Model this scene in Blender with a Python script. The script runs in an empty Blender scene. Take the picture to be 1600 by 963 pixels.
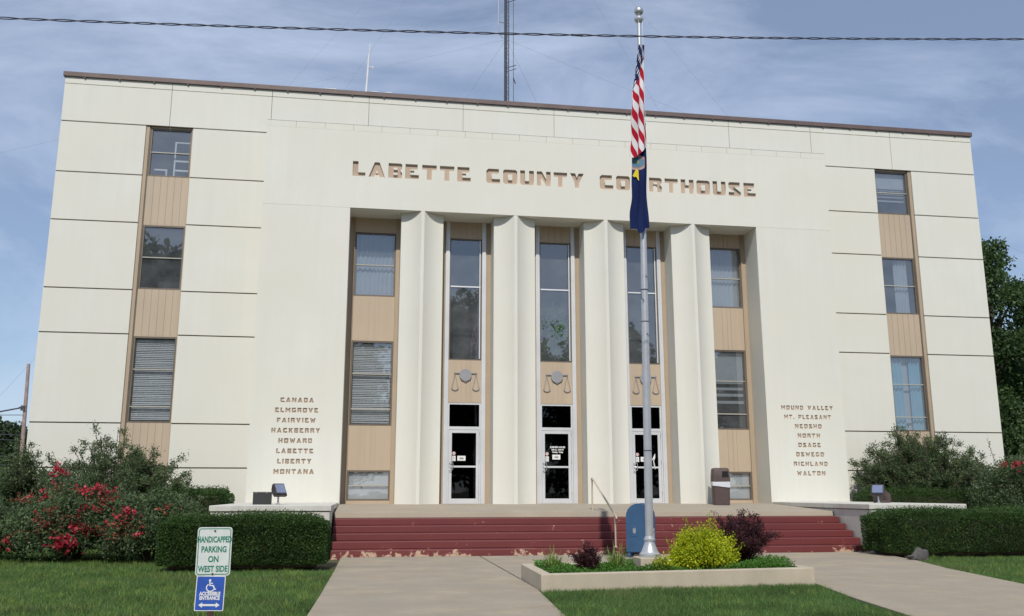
import bpy, math, random
import numpy as np
from mathutils import Vector

random.seed(7)
RNG = np.random.default_rng(11)
R = math.radians
D = bpy.data
SC = bpy.context.scene
COL = SC.collection

# ------------------------------------------------------------------ camera, sky, sun, exposure
cam_d = D.cameras.new('camera')
cam = D.objects.new('camera', cam_d); COL.objects.link(cam)
cam.location = (-5.527, -26.273, 1.40)
cam.rotation_euler = (math.pi/2 + 0.2013, 0.0, -0.1583)
cam_d.sensor_width = 36.0
cam_d.lens = 36.0*1405.9/1600.0
cam_d.clip_start = 0.1; cam_d.clip_end = 3000
SC.camera = cam

SUN_EL, SUN_AZ = R(45.2), R(9.0)          # azimuth: to the left of straight behind the camera
wd = D.worlds.new('World'); SC.world = wd; wd.use_nodes = True
nt = wd.node_tree; nt.nodes.clear()
w_out = nt.nodes.new('ShaderNodeOutputWorld'); w_bg = nt.nodes.new('ShaderNodeBackground')
sky = nt.nodes.new('ShaderNodeTexSky'); sky.sky_type = 'NISHITA'; sky.sun_disc = False
sky.sun_elevation = SUN_EL; sky.sun_rotation = math.pi + SUN_AZ
sky.air_density = 1.0; sky.dust_density = 0.35; sky.ozone_density = 4.0; sky.altitude = 200
w_tc = nt.nodes.new('ShaderNodeTexCoord')
w_map = nt.nodes.new('ShaderNodeMapping'); w_map.inputs['Scale'].default_value = (2.2, 2.2, 5.5)
w_map.inputs['Rotation'].default_value = (0.15, 0.25, 0.3)
w_n1 = nt.nodes.new('ShaderNodeTexNoise'); w_n1.inputs['Scale'].default_value = 1.1
w_n1.inputs['Detail'].default_value = 9; w_n1.inputs['Roughness'].default_value = 0.60; w_n1.inputs['Distortion'].default_value = 0.7
w_r = nt.nodes.new('ShaderNodeValToRGB')
w_r.color_ramp.elements[0].position = 0.41; w_r.color_ramp.elements[0].color = (0.28,)*3 + (1,)
w_r.color_ramp.elements[1].position = 0.70; w_r.color_ramp.elements[1].color = (0.90,)*3 + (1,)
w_mix = nt.nodes.new('ShaderNodeMixRGB'); w_mix.inputs['Color2'].default_value = (5.9, 6.9, 8.9, 1)
nt.links.new(w_tc.outputs['Generated'], w_map.inputs['Vector'])
nt.links.new(w_map.outputs['Vector'], w_n1.inputs['Vector'])
nt.links.new(w_n1.outputs['Fac'], w_r.inputs['Fac'])
nt.links.new(w_r.outputs['Color'], w_mix.inputs['Fac'])
nt.links.new(sky.outputs['Color'], w_mix.inputs['Color1'])
nt.links.new(w_mix.outputs['Color'], w_bg.inputs['Color'])
w_bg.inputs['Strength'].default_value = 0.108
nt.links.new(w_bg.outputs['Background'], w_out.inputs['Surface'])

sun_d = D.lights.new('sun', 'SUN'); sun_d.energy = 3.5; sun_d.angle = R(0.55); sun_d.color = (1.0, 0.955, 0.87)
sun = D.objects.new('sun', sun_d); COL.objects.link(sun)
ldir = Vector((math.sin(SUN_AZ)*math.cos(SUN_EL), math.cos(SUN_AZ)*math.cos(SUN_EL), -math.sin(SUN_EL)))
sun.rotation_euler = ldir.to_track_quat('-Z', 'Y').to_euler()
sun.location = (-10, -40, 40)

SC.view_settings.view_transform = 'Standard'
SC.view_settings.look = 'None'
SC.view_settings.gamma = 1.0
SC.view_settings.use_curve_mapping = False
SC.view_settings.exposure = -0.12
SC.cycles.max_bounces = 6
SC.cycles.transparent_max_bounces = 8

# ------------------------------------------------------------------ materials
def new_mat(name):
    m = D.materials.new(name); m.use_nodes = True
    n = m.node_tree; b = n.nodes['Principled BSDF']
    return m, n, b

def mat(name, col, rough=0.7, var=0.12, scale=1.5, fine=0.06, fscale=60, bump=0.0, bscale=80, metal=0.0, spec=0.4,
        streak=0.0, tint=None, island=0.0):
    """colour mottled by world-space noise (large patches, fine grain, vertical rain streaks)"""
    m, n, b = new_mat(name)
    geo = n.nodes.new('ShaderNodeNewGeometry')
    def noise(sc, det=4, vec=None):
        t = n.nodes.new('ShaderNodeTexNoise'); t.inputs['Scale'].default_value = sc; t.inputs['Detail'].default_value = det
        n.links.new(vec or geo.outputs['Position'], t.inputs['Vector']); return t.outputs['Fac']
    def remap(o, lo, hi):
        r = n.nodes.new('ShaderNodeMapRange'); r.inputs['From Min'].default_value = 0.3; r.inputs['From Max'].default_value = 0.7
        r.inputs['To Min'].default_value = lo; r.inputs['To Max'].default_value = hi
        n.links.new(o, r.inputs['Value']); return r.outputs['Result']
    def mul(a, c):
        x = n.nodes.new('ShaderNodeMath'); x.operation = 'MULTIPLY'; n.links.new(a, x.inputs[0]); n.links.new(c, x.inputs[1]); return x.outputs[0]
    f = mul(remap(noise(scale), 1-var, 1+var), remap(noise(fscale, 3), 1-fine, 1+fine))
    if streak:
        mp = n.nodes.new('ShaderNodeMapping'); mp.inputs['Scale'].default_value = (5.0, 5.0, 0.25)
        n.links.new(geo.outputs['Position'], mp.inputs['Vector'])
        f = mul(f, remap(noise(1.0, 6, mp.outputs['Vector']), 1-streak, 1+streak*0.5))
    if island:
        ir = n.nodes.new('ShaderNodeMapRange'); ir.inputs['To Min'].default_value = 1-island; ir.inputs['To Max'].default_value = 1+island
        n.links.new(geo.outputs['Random Per Island'], ir.inputs['Value']); f = mul(f, ir.outputs['Result'])
    mx = n.nodes.new('ShaderNodeMixRGB'); mx.blend_type = 'MULTIPLY'; mx.inputs['Fac'].default_value = 1
    mx.inputs['Color1'].default_value = (*col, 1); n.links.new(f, mx.inputs['Color2'])
    out = mx.outputs['Color']
    if tint:
        t2 = n.nodes.new('ShaderNodeMixRGB'); n.links.new(remap(noise(scale*0.6, 5), 0, 1), t2.inputs['Fac'])
        n.links.new(out, t2.inputs['Color1']); t2.inputs['Color2'].default_value = (*tint, 1); out = t2.outputs['Color']
    n.links.new(out, b.inputs['Base Color'])
    b.inputs['Roughness'].default_value = rough; b.inputs['Metallic'].default_value = metal
    b.inputs['Specular IOR Level'].default_value = spec
    if bump:
        bp = n.nodes.new('ShaderNodeBump'); bp.inputs['Strength'].default_value = bump; bp.inputs['Distance'].default_value = 0.02
        n.links.new(noise(bscale, 5), bp.inputs['Height']); n.links.new(bp.outputs['Normal'], b.inputs['Normal'])
    return m

def leaf_mat(name, c1, c2, c3=None, transl=0.35, rough=0.5, patch=0.22, pscale=1.4, dry=None):
    m, n, b = new_mat(name)
    geo = n.nodes.new('ShaderNodeNewGeometry')
    rp = n.nodes.new('ShaderNodeValToRGB'); rp.color_ramp.elements[0].color = (*c1, 1); rp.color_ramp.elements[1].color = (*c2, 1)
    if c3:
        e = rp.color_ramp.elements.new(0.9); e.color = (*c2, 1)
        rp.color_ramp.elements[-1].color = (*c3, 1)
    n.links.new(geo.outputs['Random Per Island'], rp.inputs['Fac'])
    tn = n.nodes.new('ShaderNodeTexNoise'); tn.inputs['Scale'].default_value = pscale; tn.inputs['Detail'].default_value = 5
    n.links.new(geo.outputs['Position'], tn.inputs['Vector'])
    mr = n.nodes.new('ShaderNodeMapRange'); mr.inputs['From Min'].default_value = 0.3; mr.inputs['From Max'].default_value = 0.7
    mr.inputs['To Min'].default_value = 1-patch; mr.inputs['To Max'].default_value = 1+patch; n.links.new(tn.outputs['Fac'], mr.inputs['Value'])
    pm = n.nodes.new('ShaderNodeMixRGB'); pm.blend_type = 'MULTIPLY'; pm.inputs['Fac'].default_value = 1
    n.links.new(rp.outputs['Color'], pm.inputs['Color1']); n.links.new(mr.outputs[0], pm.inputs['Color2']); colr = pm.outputs['Color']
    if dry:
        t3 = n.nodes.new('ShaderNodeTexNoise'); t3.inputs['Scale'].default_value = pscale*0.7; t3.inputs['Detail'].default_value = 7; t3.inputs['Roughness'].default_value = 0.65
        n.links.new(geo.outputs['Position'], t3.inputs['Vector'])
        m3 = n.nodes.new('ShaderNodeMapRange'); m3.inputs['From Min'].default_value = 0.52; m3.inputs['From Max'].default_value = 0.72; m3.inputs['To Max'].default_value = 0.75
        n.links.new(t3.outputs['Fac'], m3.inputs['Value'])
        x3 = n.nodes.new('ShaderNodeMixRGB'); n.links.new(m3.outputs[0], x3.inputs['Fac']); n.links.new(colr, x3.inputs['Color1']); x3.inputs['Color2'].default_value = (*dry, 1); colr = x3.outputs['Color']
    n.links.new(colr, b.inputs['Base Color'])
    b.inputs['Roughness'].default_value = rough; b.inputs['Specular IOR Level'].default_value = 0.3
    tr = n.nodes.new('ShaderNodeBsdfTranslucent'); n.links.new(colr, tr.inputs['Color'])
    mx = n.nodes.new('ShaderNodeMixShader'); mx.inputs['Fac'].default_value = transl
    n.links.new(b.outputs['BSDF'], mx.inputs[1]); n.links.new(tr.outputs['BSDF'], mx.inputs[2])
    n.links.new(mx.outputs['Shader'], n.nodes['Material Output'].inputs['Surface'])
    return m

def glass_mat(name, tint, base_refl, dust=0.0):
    m, n, b = new_mat(name); n.nodes.remove(b)
    tr = n.nodes.new('ShaderNodeBsdfTransparent'); tr.inputs['Color'].default_value = (*tint, 1)
    gl = n.nodes.new('ShaderNodeBsdfGlossy'); gl.inputs['Roughness'].default_value = 0.015; gl.inputs['Color'].default_value = (0.95, 0.97, 1, 1)
    lw = n.nodes.new('ShaderNodeLayerWeight'); lw.inputs['Blend'].default_value = 0.5
    pw = n.nodes.new('ShaderNodeMath'); pw.operation = 'POWER'; pw.inputs[1].default_value = 5.0; n.links.new(lw.outputs['Facing'], pw.inputs[0])
    ad = n.nodes.new('ShaderNodeMath'); ad.operation = 'ADD'; ad.use_clamp = True; ad.inputs[1].default_value = base_refl+0.04
    n.links.new(pw.outputs[0], ad.inputs[0])
    # slightly wavy old glass
    geo = n.nodes.new('ShaderNodeNewGeometry'); t = n.nodes.new('ShaderNodeTexNoise'); t.inputs['Scale'].default_value = 1.3
    n.links.new(geo.outputs['Position'], t.inputs['Vector'])
    bp = n.nodes.new('ShaderNodeBump'); bp.inputs['Strength'].default_value = 0.08; bp.inputs['Distance'].default_value = 0.02
    n.links.new(t.outputs['Fac'], bp.inputs['Height']); n.links.new(bp.outputs['Normal'], gl.inputs['Normal'])
    mx = n.nodes.new('ShaderNodeMixShader'); n.links.new(ad.outputs[0], mx.inputs['Fac'])
    n.links.new(tr.outputs[0], mx.inputs[1]); n.links.new(gl.outputs[0], mx.inputs[2])
    out = mx.outputs[0]
    if dust:
        df = n.nodes.new('ShaderNodeBsdfDiffuse'); df.inputs['Color'].default_value = (0.42, 0.45, 0.48, 1)
        dn = n.nodes.new('ShaderNodeTexNoise'); dn.inputs['Scale'].default_value = 2.5; dn.inputs['Detail'].default_value = 6; n.links.new(geo.outputs['Position'], dn.inputs['Vector'])
        dm = n.nodes.new('ShaderNodeMath'); dm.operation = 'MULTIPLY'; dm.inputs[1].default_value = dust*2; n.links.new(dn.outputs['Fac'], dm.inputs[0])
        m2 = n.nodes.new('ShaderNodeMixShader'); n.links.new(dm.outputs[0], m2.inputs['Fac']); n.links.new(out, m2.inputs[1]); n.links.new(df.outputs[0], m2.inputs[2]); out = m2.outputs[0]
    n.links.new(out, n.nodes['Material Output'].inputs['Surface'])
    return m

def chipped_mat(name, col, under, lo, hi, zfade=None):
    """paint worn through in flakes; zfade=(z0,z1): more wear low down"""
    m, n, b = new_mat(name)
    geo = n.nodes.new('ShaderNodeNewGeometry')
    t = n.nodes.new('ShaderNodeTexNoise'); t.inputs['Scale'].default_value = 9; t.inputs['Detail'].default_value = 8; t.inputs['Roughness'].default_value = 0.7
    n.links.new(geo.outputs['Position'], t.inputs['Vector'])
    t2 = n.nodes.new('ShaderNodeTexNoise'); t2.inputs['Scale'].default_value = 1.1; t2.inputs['Detail'].default_value = 3
    n.links.new(geo.outputs['Position'], t2.inputs['Vector'])
    a = n.nodes.new('ShaderNodeMath'); a.operation = 'MULTIPLY_ADD'; a.inputs[1].default_value = 0.6
    n.links.new(t2.outputs['Fac'], a.inputs[0]); n.links.new(t.outputs['Fac'], a.inputs[2])
    src = a.outputs[0]
    if zfade:
        sp = n.nodes.new('ShaderNodeSeparateXYZ'); n.links.new(geo.outputs['Position'], sp.inputs[0])
        mr = n.nodes.new('ShaderNodeMapRange'); mr.inputs['From Min'].default_value = zfade[0]; mr.inputs['From Max'].default_value = zfade[1]
        mr.inputs['To Min'].default_value = 0.16; mr.inputs['To Max'].default_value = 0.0
        n.links.new(sp.outputs['Z'], mr.inputs['Value'])
        s2 = n.nodes.new('ShaderNodeMath'); s2.operation = 'ADD'; n.links.new(src, s2.inputs[0]); n.links.new(mr.outputs[0], s2.inputs[1]); src = s2.outputs[0]
    r = n.nodes.new('ShaderNodeMapRange'); r.inputs['From Min'].default_value = lo; r.inputs['From Max'].default_value = hi
    n.links.new(src, r.inputs['Value'])
    v = n.nodes.new('ShaderNodeMixRGB'); v.inputs['Color1'].default_value = (*[c*0.80 for c in col], 1); v.inputs['Color2'].default_value = (*[min(1, c*1.22) for c in col], 1)
    n.links.new(t2.outputs['Fac'], v.inputs['Fac'])
    mx = n.nodes.new('ShaderNodeMixRGB'); n.links.new(r.outputs[0], mx.inputs['Fac'])
    n.links.new(v.outputs['Color'], mx.inputs['Color1']); mx.inputs['Color2'].default_value = (*under, 1)
    n.links.new(mx.outputs['Color'], b.inputs['Base Color'])
    b.inputs['Roughness'].default_value = 0.6
    bp = n.nodes.new('ShaderNodeBump'); bp.inputs['Strength'].default_value = 0.3; bp.inputs['Distance'].default_value = 0.01
    n.links.new(t.outputs['Fac'], bp.inputs['Height']); n.links.new(bp.outputs['Normal'], b.inputs['Normal'])
    return m

M = {}
M['wall'] = mat('cream_painted_concrete', (0.715, 0.705, 0.640), 0.75, var=0.022, scale=0.9, fine=0.025, fscale=38, bump=0.14, bscale=60, streak=0.032, spec=0.25, tint=(0.705, 0.685, 0.600), island=0.02)
M['wall_stone'] = M['wall']
M['pedestal'] = mat('pedestal_concrete', (0.60, 0.585, 0.53), 0.8, var=0.06, scale=1.6, fine=0.06, bump=0.15, bscale=60, streak=0.10)
M['sealant'] = mat('brown_joint_sealant', (0.16, 0.115, 0.085), 0.9)
M['lightjoint'] = mat('pale_joint_sealant', (0.40, 0.36, 0.29), 0.9)
M['letter'] = mat('tan_letter_recess', (0.50, 0.38, 0.29), 0.85, var=0.08)
M['small_letter'] = mat('brown_letter_recess', (0.40, 0.29, 0.21), 0.85, var=0.12)
M['tan'] = mat('tan_metal_panel', (0.50, 0.40, 0.295), 0.55, var=0.04, scale=0.8, fine=0.015, streak=0.05)
M['tan_jamb'] = mat('tan_jamb_paint', (0.42, 0.33, 0.235), 0.55, var=0.04)
M['bronze'] = mat('weathered_bronze_frame', (0.17, 0.14, 0.11), 0.5, var=0.1, metal=0.2)
M['sash'] = mat('pale_sash_rail', (0.42, 0.40, 0.35), 0.5, var=0.08)
M['alu'] = mat('anodised_aluminium', (0.70, 0.71, 0.73), 0.42, var=0.06, fine=0.03, metal=0.25, spec=0.5)
M['white_alu'] = mat('bright_aluminium_sash', (0.75, 0.76, 0.78), 0.4, var=0.04, metal=0.2)
M['emblem'] = mat('grey_emblem_metal', (0.30, 0.305, 0.33), 0.55, var=0.08)
M['coping'] = mat('brown_metal_coping', (0.145, 0.105, 0.095), 0.5, var=0.15, scale=2.5, fine=0.1, metal=0.1)
M['flash'] = mat('bright_metal_flashing', (0.65, 0.65, 0.66), 0.35, metal=0.7)
M['roof'] = mat('gravel_roof', (0.25, 0.24, 0.22), 0.9)
M['concrete'] = mat('worn_tan_concrete', (0.40, 0.335, 0.255), 0.85, var=0.10, scale=1.3, fine=0.10, fscale=70, bump=0.25, bscale=90, tint=(0.36, 0.315, 0.25))
M['walk'] = mat('sidewalk_concrete', (0.38, 0.318, 0.235), 0.88, var=0.13, scale=1.7, fine=0.13, fscale=42, bump=0.25, bscale=120, tint=(0.33, 0.285, 0.225))
M['planter'] = mat('planter_concrete', (0.50, 0.435, 0.335), 0.85, var=0.06, scale=2.0, fine=0.05, bump=0.15, streak=0.06)
M['red'] = chipped_mat('worn_red_step_paint', (0.150, 0.029, 0.029), (0.52, 0.36, 0.26), 0.985, 1.03, (0.02, 0.20))
M['red_low'] = M['red']
M['red'] = chipped_mat('worn_red_tread_paint', (0.150, 0.029, 0.029), (0.46, 0.33, 0.27), 0.99, 1.02, None)
M['pane'] = glass_mat('window_glass', (0.78, 0.81, 0.83), 0.16, 0.13)
M['pane_dark'] = glass_mat('tinted_door_glass', (0.05, 0.055, 0.055), 0.0)
M['room'] = mat('dim_room', (0.05, 0.052, 0.055), 0.9)
M['blind'] = mat('white_blind_slat', (0.70, 0.71, 0.72), 0.5, var=0.05)
M['curtain'] = mat('pale_grey_curtain', (0.40, 0.44, 0.48), 0.8, var=0.06)
M['curtain_blue'] = mat('pale_blue_curtain', (0.22, 0.45, 0.58), 0.8, var=0.06)
M['paper'] = mat('white_paper', (0.80, 0.80, 0.78), 0.7, var=0.03)
M['ink'] = mat('grey_ink', (0.10, 0.10, 0.11), 0.8)
M['red_ink'] = mat('red_sticker', (0.55, 0.05, 0.05), 0.6)
M['white'] = mat('white_paint', (0.80, 0.80, 0.80), 0.45, var=0.03)
M['green_ink'] = mat('green_sign_ink', (0.01, 0.22, 0.15), 0.5, var=0.08)
M['sign_white'] = mat('sign_white_sheeting', (0.66, 0.70, 0.69), 0.45, var=0.05, scale=8)
M['sign_blue'] = mat('sign_blue_sheeting', (0.035, 0.105, 0.46), 0.45, var=0.14, scale=9)
M['rust'] = mat('rusty_post_steel', (0.09, 0.045, 0.03), 0.8, var=0.3, scale=14)
M['steel'] = mat('galvanised_steel', (0.50, 0.51, 0.53), 0.42, var=0.10, scale=6, metal=0.75)
M['pole'] = mat('silver_painted_pole', (0.56, 0.57, 0.60), 0.40, var=0.07, scale=5, fine=0.05, metal=0.5)
M['rail'] = mat('pale_rail_paint', (0.52, 0.44, 0.33), 0.5, var=0.12, scale=12)
M['mail'] = mat('mailbox_blue_paint', (0.038, 0.095, 0.195), 0.42, var=0.10, scale=5, fine=0.05)
M['logo_blue'] = mat('deep_blue_decal', (0.02, 0.05, 0.22), 0.5)
M['bin'] = mat('brown_bin_plastic', (0.085, 0.058, 0.055), 0.6, var=0.10, scale=7, bump=0.2, bscale=150)
M['black'] = mat('black_void', (0.008, 0.008, 0.008), 0.8)
M['bag'] = mat('white_bin_liner', (0.62, 0.63, 0.68), 0.4, var=0.08, scale=20)
M['lamp'] = mat('dark_bronze_housing', (0.05, 0.042, 0.042), 0.45, var=0.15, scale=10)
M['lampglass'] = glass_mat('floodlight_lens', (0.85, 0.85, 0.9), 0.25)
M['reflector'] = mat('lamp_reflector', (0.8, 0.8, 0.85), 0.25, metal=0.9)
M['box'] = mat('dark_ballast_box', (0.035, 0.037, 0.038), 0.6, var=0.1)
M['rock'] = mat('grey_rock', (0.095, 0.09, 0.085), 0.9, var=0.25, scale=8, bump=0.6, bscale=30)
M['bark'] = mat('bark', (0.12, 0.09, 0.065), 0.9, var=0.25, scale=6, bump=0.4, bscale=30)
M['twig'] = mat('twig_bark', (0.09, 0.07, 0.05), 0.9, var=0.2, scale=10)
M['purple_twig'] = mat('purple_twig', (0.055, 0.022, 0.025), 0.8, var=0.2, scale=10)
M['cable'] = mat('dark_cable', (0.06, 0.06, 0.085), 0.6)
M['tower'] = mat('dark_mast_steel', (0.085, 0.09, 0.105), 0.55, var=0.2, scale=3)
M['guy'] = mat('pale_guy_wire', (0.42, 0.45, 0.50), 0.5)
M['whip'] = mat('white_fibreglass', (0.75, 0.75, 0.76), 0.4)
M['wood_pole'] = mat('weathered_pole_wood', (0.36, 0.27, 0.235), 0.85, var=0.2, scale=4)
M['soil'] = mat('dark_soil', (0.07, 0.05, 0.035), 0.95, var=0.3, scale=9, bump=0.5)
M['ground'] = mat('lawn_soil', (0.050, 0.072, 0.022), 0.95, var=0.25, scale=0.7, fine=0.3, fscale=25, tint=(0.085, 0.075, 0.035))
M['L_hedge'] = leaf_mat('hedge_leaf', (0.026, 0.062, 0.018), (0.070, 0.135, 0.030), (0.13, 0.21, 0.045), 0.35)
M['L_shrub'] = leaf_mat('shrub_leaf', (0.055, 0.092, 0.038), (0.140, 0.200, 0.082), (0.18, 0.15, 0.12), 0.35)
M['L_rose'] = leaf_mat('rose_leaf', (0.055, 0.095, 0.040), (0.135, 0.205, 0.090), (0.19, 0.14, 0.08), 0.35)
M['petal'] = leaf_mat('rose_petal', (0.36, 0.018, 0.04), (0.60, 0.07, 0.10), (0.68, 0.20, 0.20), 0.25)
M['petal_faded'] = leaf_mat('faded_petal', (0.34, 0.07, 0.05), (0.42, 0.16, 0.10), None, 0.25)
M['L_yellow'] = leaf_mat('golden_leaf', (0.20, 0.30, 0.012), (0.60, 0.62, 0.025), (0.75, 0.72, 0.05), 0.35)
M['L_purple'] = leaf_mat('barberry_leaf', (0.040, 0.012, 0.018), (0.085, 0.028, 0.034), (0.14, 0.05, 0.05), 0.3)
M['L_ground'] = leaf_mat('ground_cover_leaf', (0.050, 0.14, 0.020), (0.125, 0.28, 0.045), None, 0.3)
M['L_blade'] = leaf_mat('daylily_blade', (0.13, 0.22, 0.045), (0.30, 0.38, 0.10), None, 0.35)
M['L_grass'] = leaf_mat('grass_blade', (0.068, 0.142, 0.040), (0.140, 0.250, 0.066), (0.23, 0.26, 0.10), 0.35, 0.5, 0.30, 0.9, (0.19, 0.20, 0.085))
M['L_tree'] = leaf_mat('tree_leaf', (0.036, 0.076, 0.026), (0.090, 0.150, 0.050), (0.12, 0.18, 0.065), 0.35)
M['L_far'] = leaf_mat('far_tree_leaf', (0.030, 0.052, 0.022), (0.060, 0.090, 0.038), None, 0.3)
M['navy'] = mat('navy_flag_cloth', (0.012, 0.022, 0.085), 0.75, var=0.1, scale=6)
M['yellow'] = mat('yellow_flag_letter', (0.70, 0.52, 0.02), 0.7)

# ------------------------------------------------------------------ object helpers
LOC = {}
def tag(o, label=None, cat=None, group=None, kind=None):
    if label: o['label'] = label
    if cat: o['category'] = cat
    if group: o['group'] = group
    if kind: o['kind'] = kind
    return o

def thing(name, label, cat, loc=(0, 0, 0), group=None):
    o = D.objects.new(name, None); o.empty_display_size = 0.2
    COL.objects.link(o); o.location = loc; LOC[o] = Vector(loc)
    return tag(o, label, cat, group)

def link_mesh(name, me, m, parent=None, origin=None):
    o = D.objects.new(name, me)
    if m: me.materials.append(m)
    COL.objects.link(o)
    if parent is not None:
        off = LOC.get(parent, Vector((0, 0, 0))); o.parent = parent; LOC[o] = off
    else:
        off = Vector(origin or (0, 0, 0)); o.location = off; LOC[o] = off
    if off.length > 0:
        n = len(me.vertices); a = np.empty(n*3, 'f'); me.vertices.foreach_get('co', a)
        a = a.reshape(-1, 3) - np.array(off, 'f'); me.vertices.foreach_set('co', a.ravel()); me.update()
    return o

def dup(o, parent=None):
    c = o.copy(); COL.objects.link(c)
    if parent is not None: c.parent = parent
    for ch in list(o.children): dup(ch, c)
    return c

class MB:
    def __init__(s): s.v = []; s.f = []
    def raw(s, vs, fs):
        b = len(s.v); s.v += [tuple(p) for p in vs]; s.f += [tuple(i+b for i in f) for f in fs]; return s
    def box(s, x0, x1, y0, y1, z0, z1):
        return s.raw([(x0,y0,z0),(x1,y0,z0),(x1,y1,z0),(x0,y1,z0),(x0,y0,z1),(x1,y0,z1),(x1,y1,z1),(x0,y1,z1)],
                     [(0,3,2,1),(4,5,6,7),(0,1,5,4),(1,2,6,5),(2,3,7,6),(3,0,4,7)])
    def prism(s, pts, lo, hi, axis='z'):
        def P(a, b, c): return (a, b, c) if axis == 'z' else ((a, c, b) if axis == 'y' else (c, a, b))
        n = len(pts)
        vs = [P(a, b, lo) for a, b in pts] + [P(a, b, hi) for a, b in pts]
        fs = [tuple(range(n-1, -1, -1)), tuple(range(n, 2*n))] + [(i, (i+1) % n, (i+1) % n+n, i+n) for i in range(n)]
        return s.raw(vs, fs)
    def tube(s, path, r, n=8, caps=True):
        path = [Vector(p) for p in path]; rs = r if hasattr(r, '__len__') else [r]*len(path)
        vs = []; up0 = None
        for i, p in enumerate(path):
            d = (path[min(i+1, len(path)-1)] - path[max(i-1, 0)]).normalized()
            if up0 is None: up0 = Vector((0, 0, 1)) if abs(d.z) < 0.9 else Vector((1, 0, 0))
            a = d.cross(up0).normalized(); b = a.cross(d).normalized(); up0 = b
            for k in range(n):
                t = 2*math.pi*k/n; vs.append(p + (a*math.cos(t) + b*math.sin(t))*rs[i])
        fs = [(i*n+k, i*n+(k+1) % n, (i+1)*n+(k+1) % n, (i+1)*n+k) for i in range(len(path)-1) for k in range(n)]
        if caps: fs += [tuple(range(n-1, -1, -1)), tuple(range((len(path)-1)*n, len(path)*n))]
        return s.raw(vs, fs)
    def lathe(s, prof, c=(0, 0, 0), n=24):
        vs = [(c[0]+r*math.cos(2*math.pi*k/n), c[1]+r*math.sin(2*math.pi*k/n), c[2]+z) for r, z in prof for k in range(n)]
        fs = [(i*n+k, i*n+(k+1) % n, (i+1)*n+(k+1) % n, (i+1)*n+k) for i in range(len(prof)-1) for k in range(n)]
        fs += [tuple(range(n-1, -1, -1)), tuple(range((len(prof)-1)*n, len(prof)*n))]
        return s.raw(vs, fs)
    def sphere(s, c, r, nu=16, nv=10):
        return s.lathe([(max(1e-4, r*math.sin(math.pi*i/nv)), -r*math.cos(math.pi*i/nv)) for i in range(nv+1)], c, nu)
    def build(s, name, m, parent=None, smooth=False, bevel=0, origin=None, xf=None):
        me = D.meshes.new(name)
        vs = s.v if xf is None else [tuple(xf @ Vector(p)) for p in s.v]
        me.from_pydata(vs, [], s.f); me.validate(); me.update()
        o = link_mesh(name, me, m, parent, origin)
        if smooth:
            for p in me.polygons: p.use_smooth = True
            try: me.set_sharp_from_angle(angle=R(40))
            except Exception: pass
        if bevel:
            bv = o.modifiers.new('bevel', 'BEVEL'); bv.width = bevel; bv.segments = 2; bv.limit_method = 'ANGLE'
        return o

def fast_mesh(name, V, k):
    """V: (n*k,3) array, n separate polygons of k vertices"""
    n = len(V)//k
    me = D.meshes.new(name)
    me.vertices.add(len(V)); me.vertices.foreach_set('co', np.ascontiguousarray(V, 'f').ravel())
    me.loops.add(len(V)); me.loops.foreach_set('vertex_index', np.arange(len(V), dtype='i'))
    me.polygons.add(n); me.polygons.foreach_set('loop_start', np.arange(0, len(V), k, dtype='i'))
    try: me.polygons.foreach_set('loop_total', np.full(n, k, dtype='i'))
    except Exception: pass
    me.update(calc_edges=True); me.validate()
    return me

def unit(a): return a/np.maximum(np.linalg.norm(a, axis=1, keepdims=True), 1e-9)

def leaf_verts(P, size, outward=None, bias=0.5, aspect=0.55, zup=0.0, jitter=0.35):
    """diamond leaves at points P; the leaf axis mixes a random direction with `outward`"""
    n = len(P)
    rnd = unit(RNG.normal(size=(n, 3)))
    ax = rnd if outward is None else unit(rnd*(1-bias) + outward*bias)
    ax[:, 2] += zup; ax = unit(ax)
    sd = unit(np.cross(ax, unit(RNG.normal(size=(n, 3)))))
    s = size*(1 + jitter*(RNG.random((n, 1))*2-1))
    V = np.empty((n, 4, 3))
    V[:, 0] = P; V[:, 1] = P + ax*s*0.5 + sd*s*aspect*0.5
    V[:, 2] = P + ax*s; V[:, 3] = P + ax*s*0.5 - sd*s*aspect*0.5
    return V.reshape(-1, 3)

def smooth_noise(P, freq, seed=0):
    r = np.random.default_rng(seed); out = np.zeros(len(P))
    for k in range(6):
        d = r.normal(size=3)*freq*(0.6+0.3*k); out += np.sin(P @ d + r.random()*6.28)/(1+0.4*k)
    return out/3.0

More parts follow.
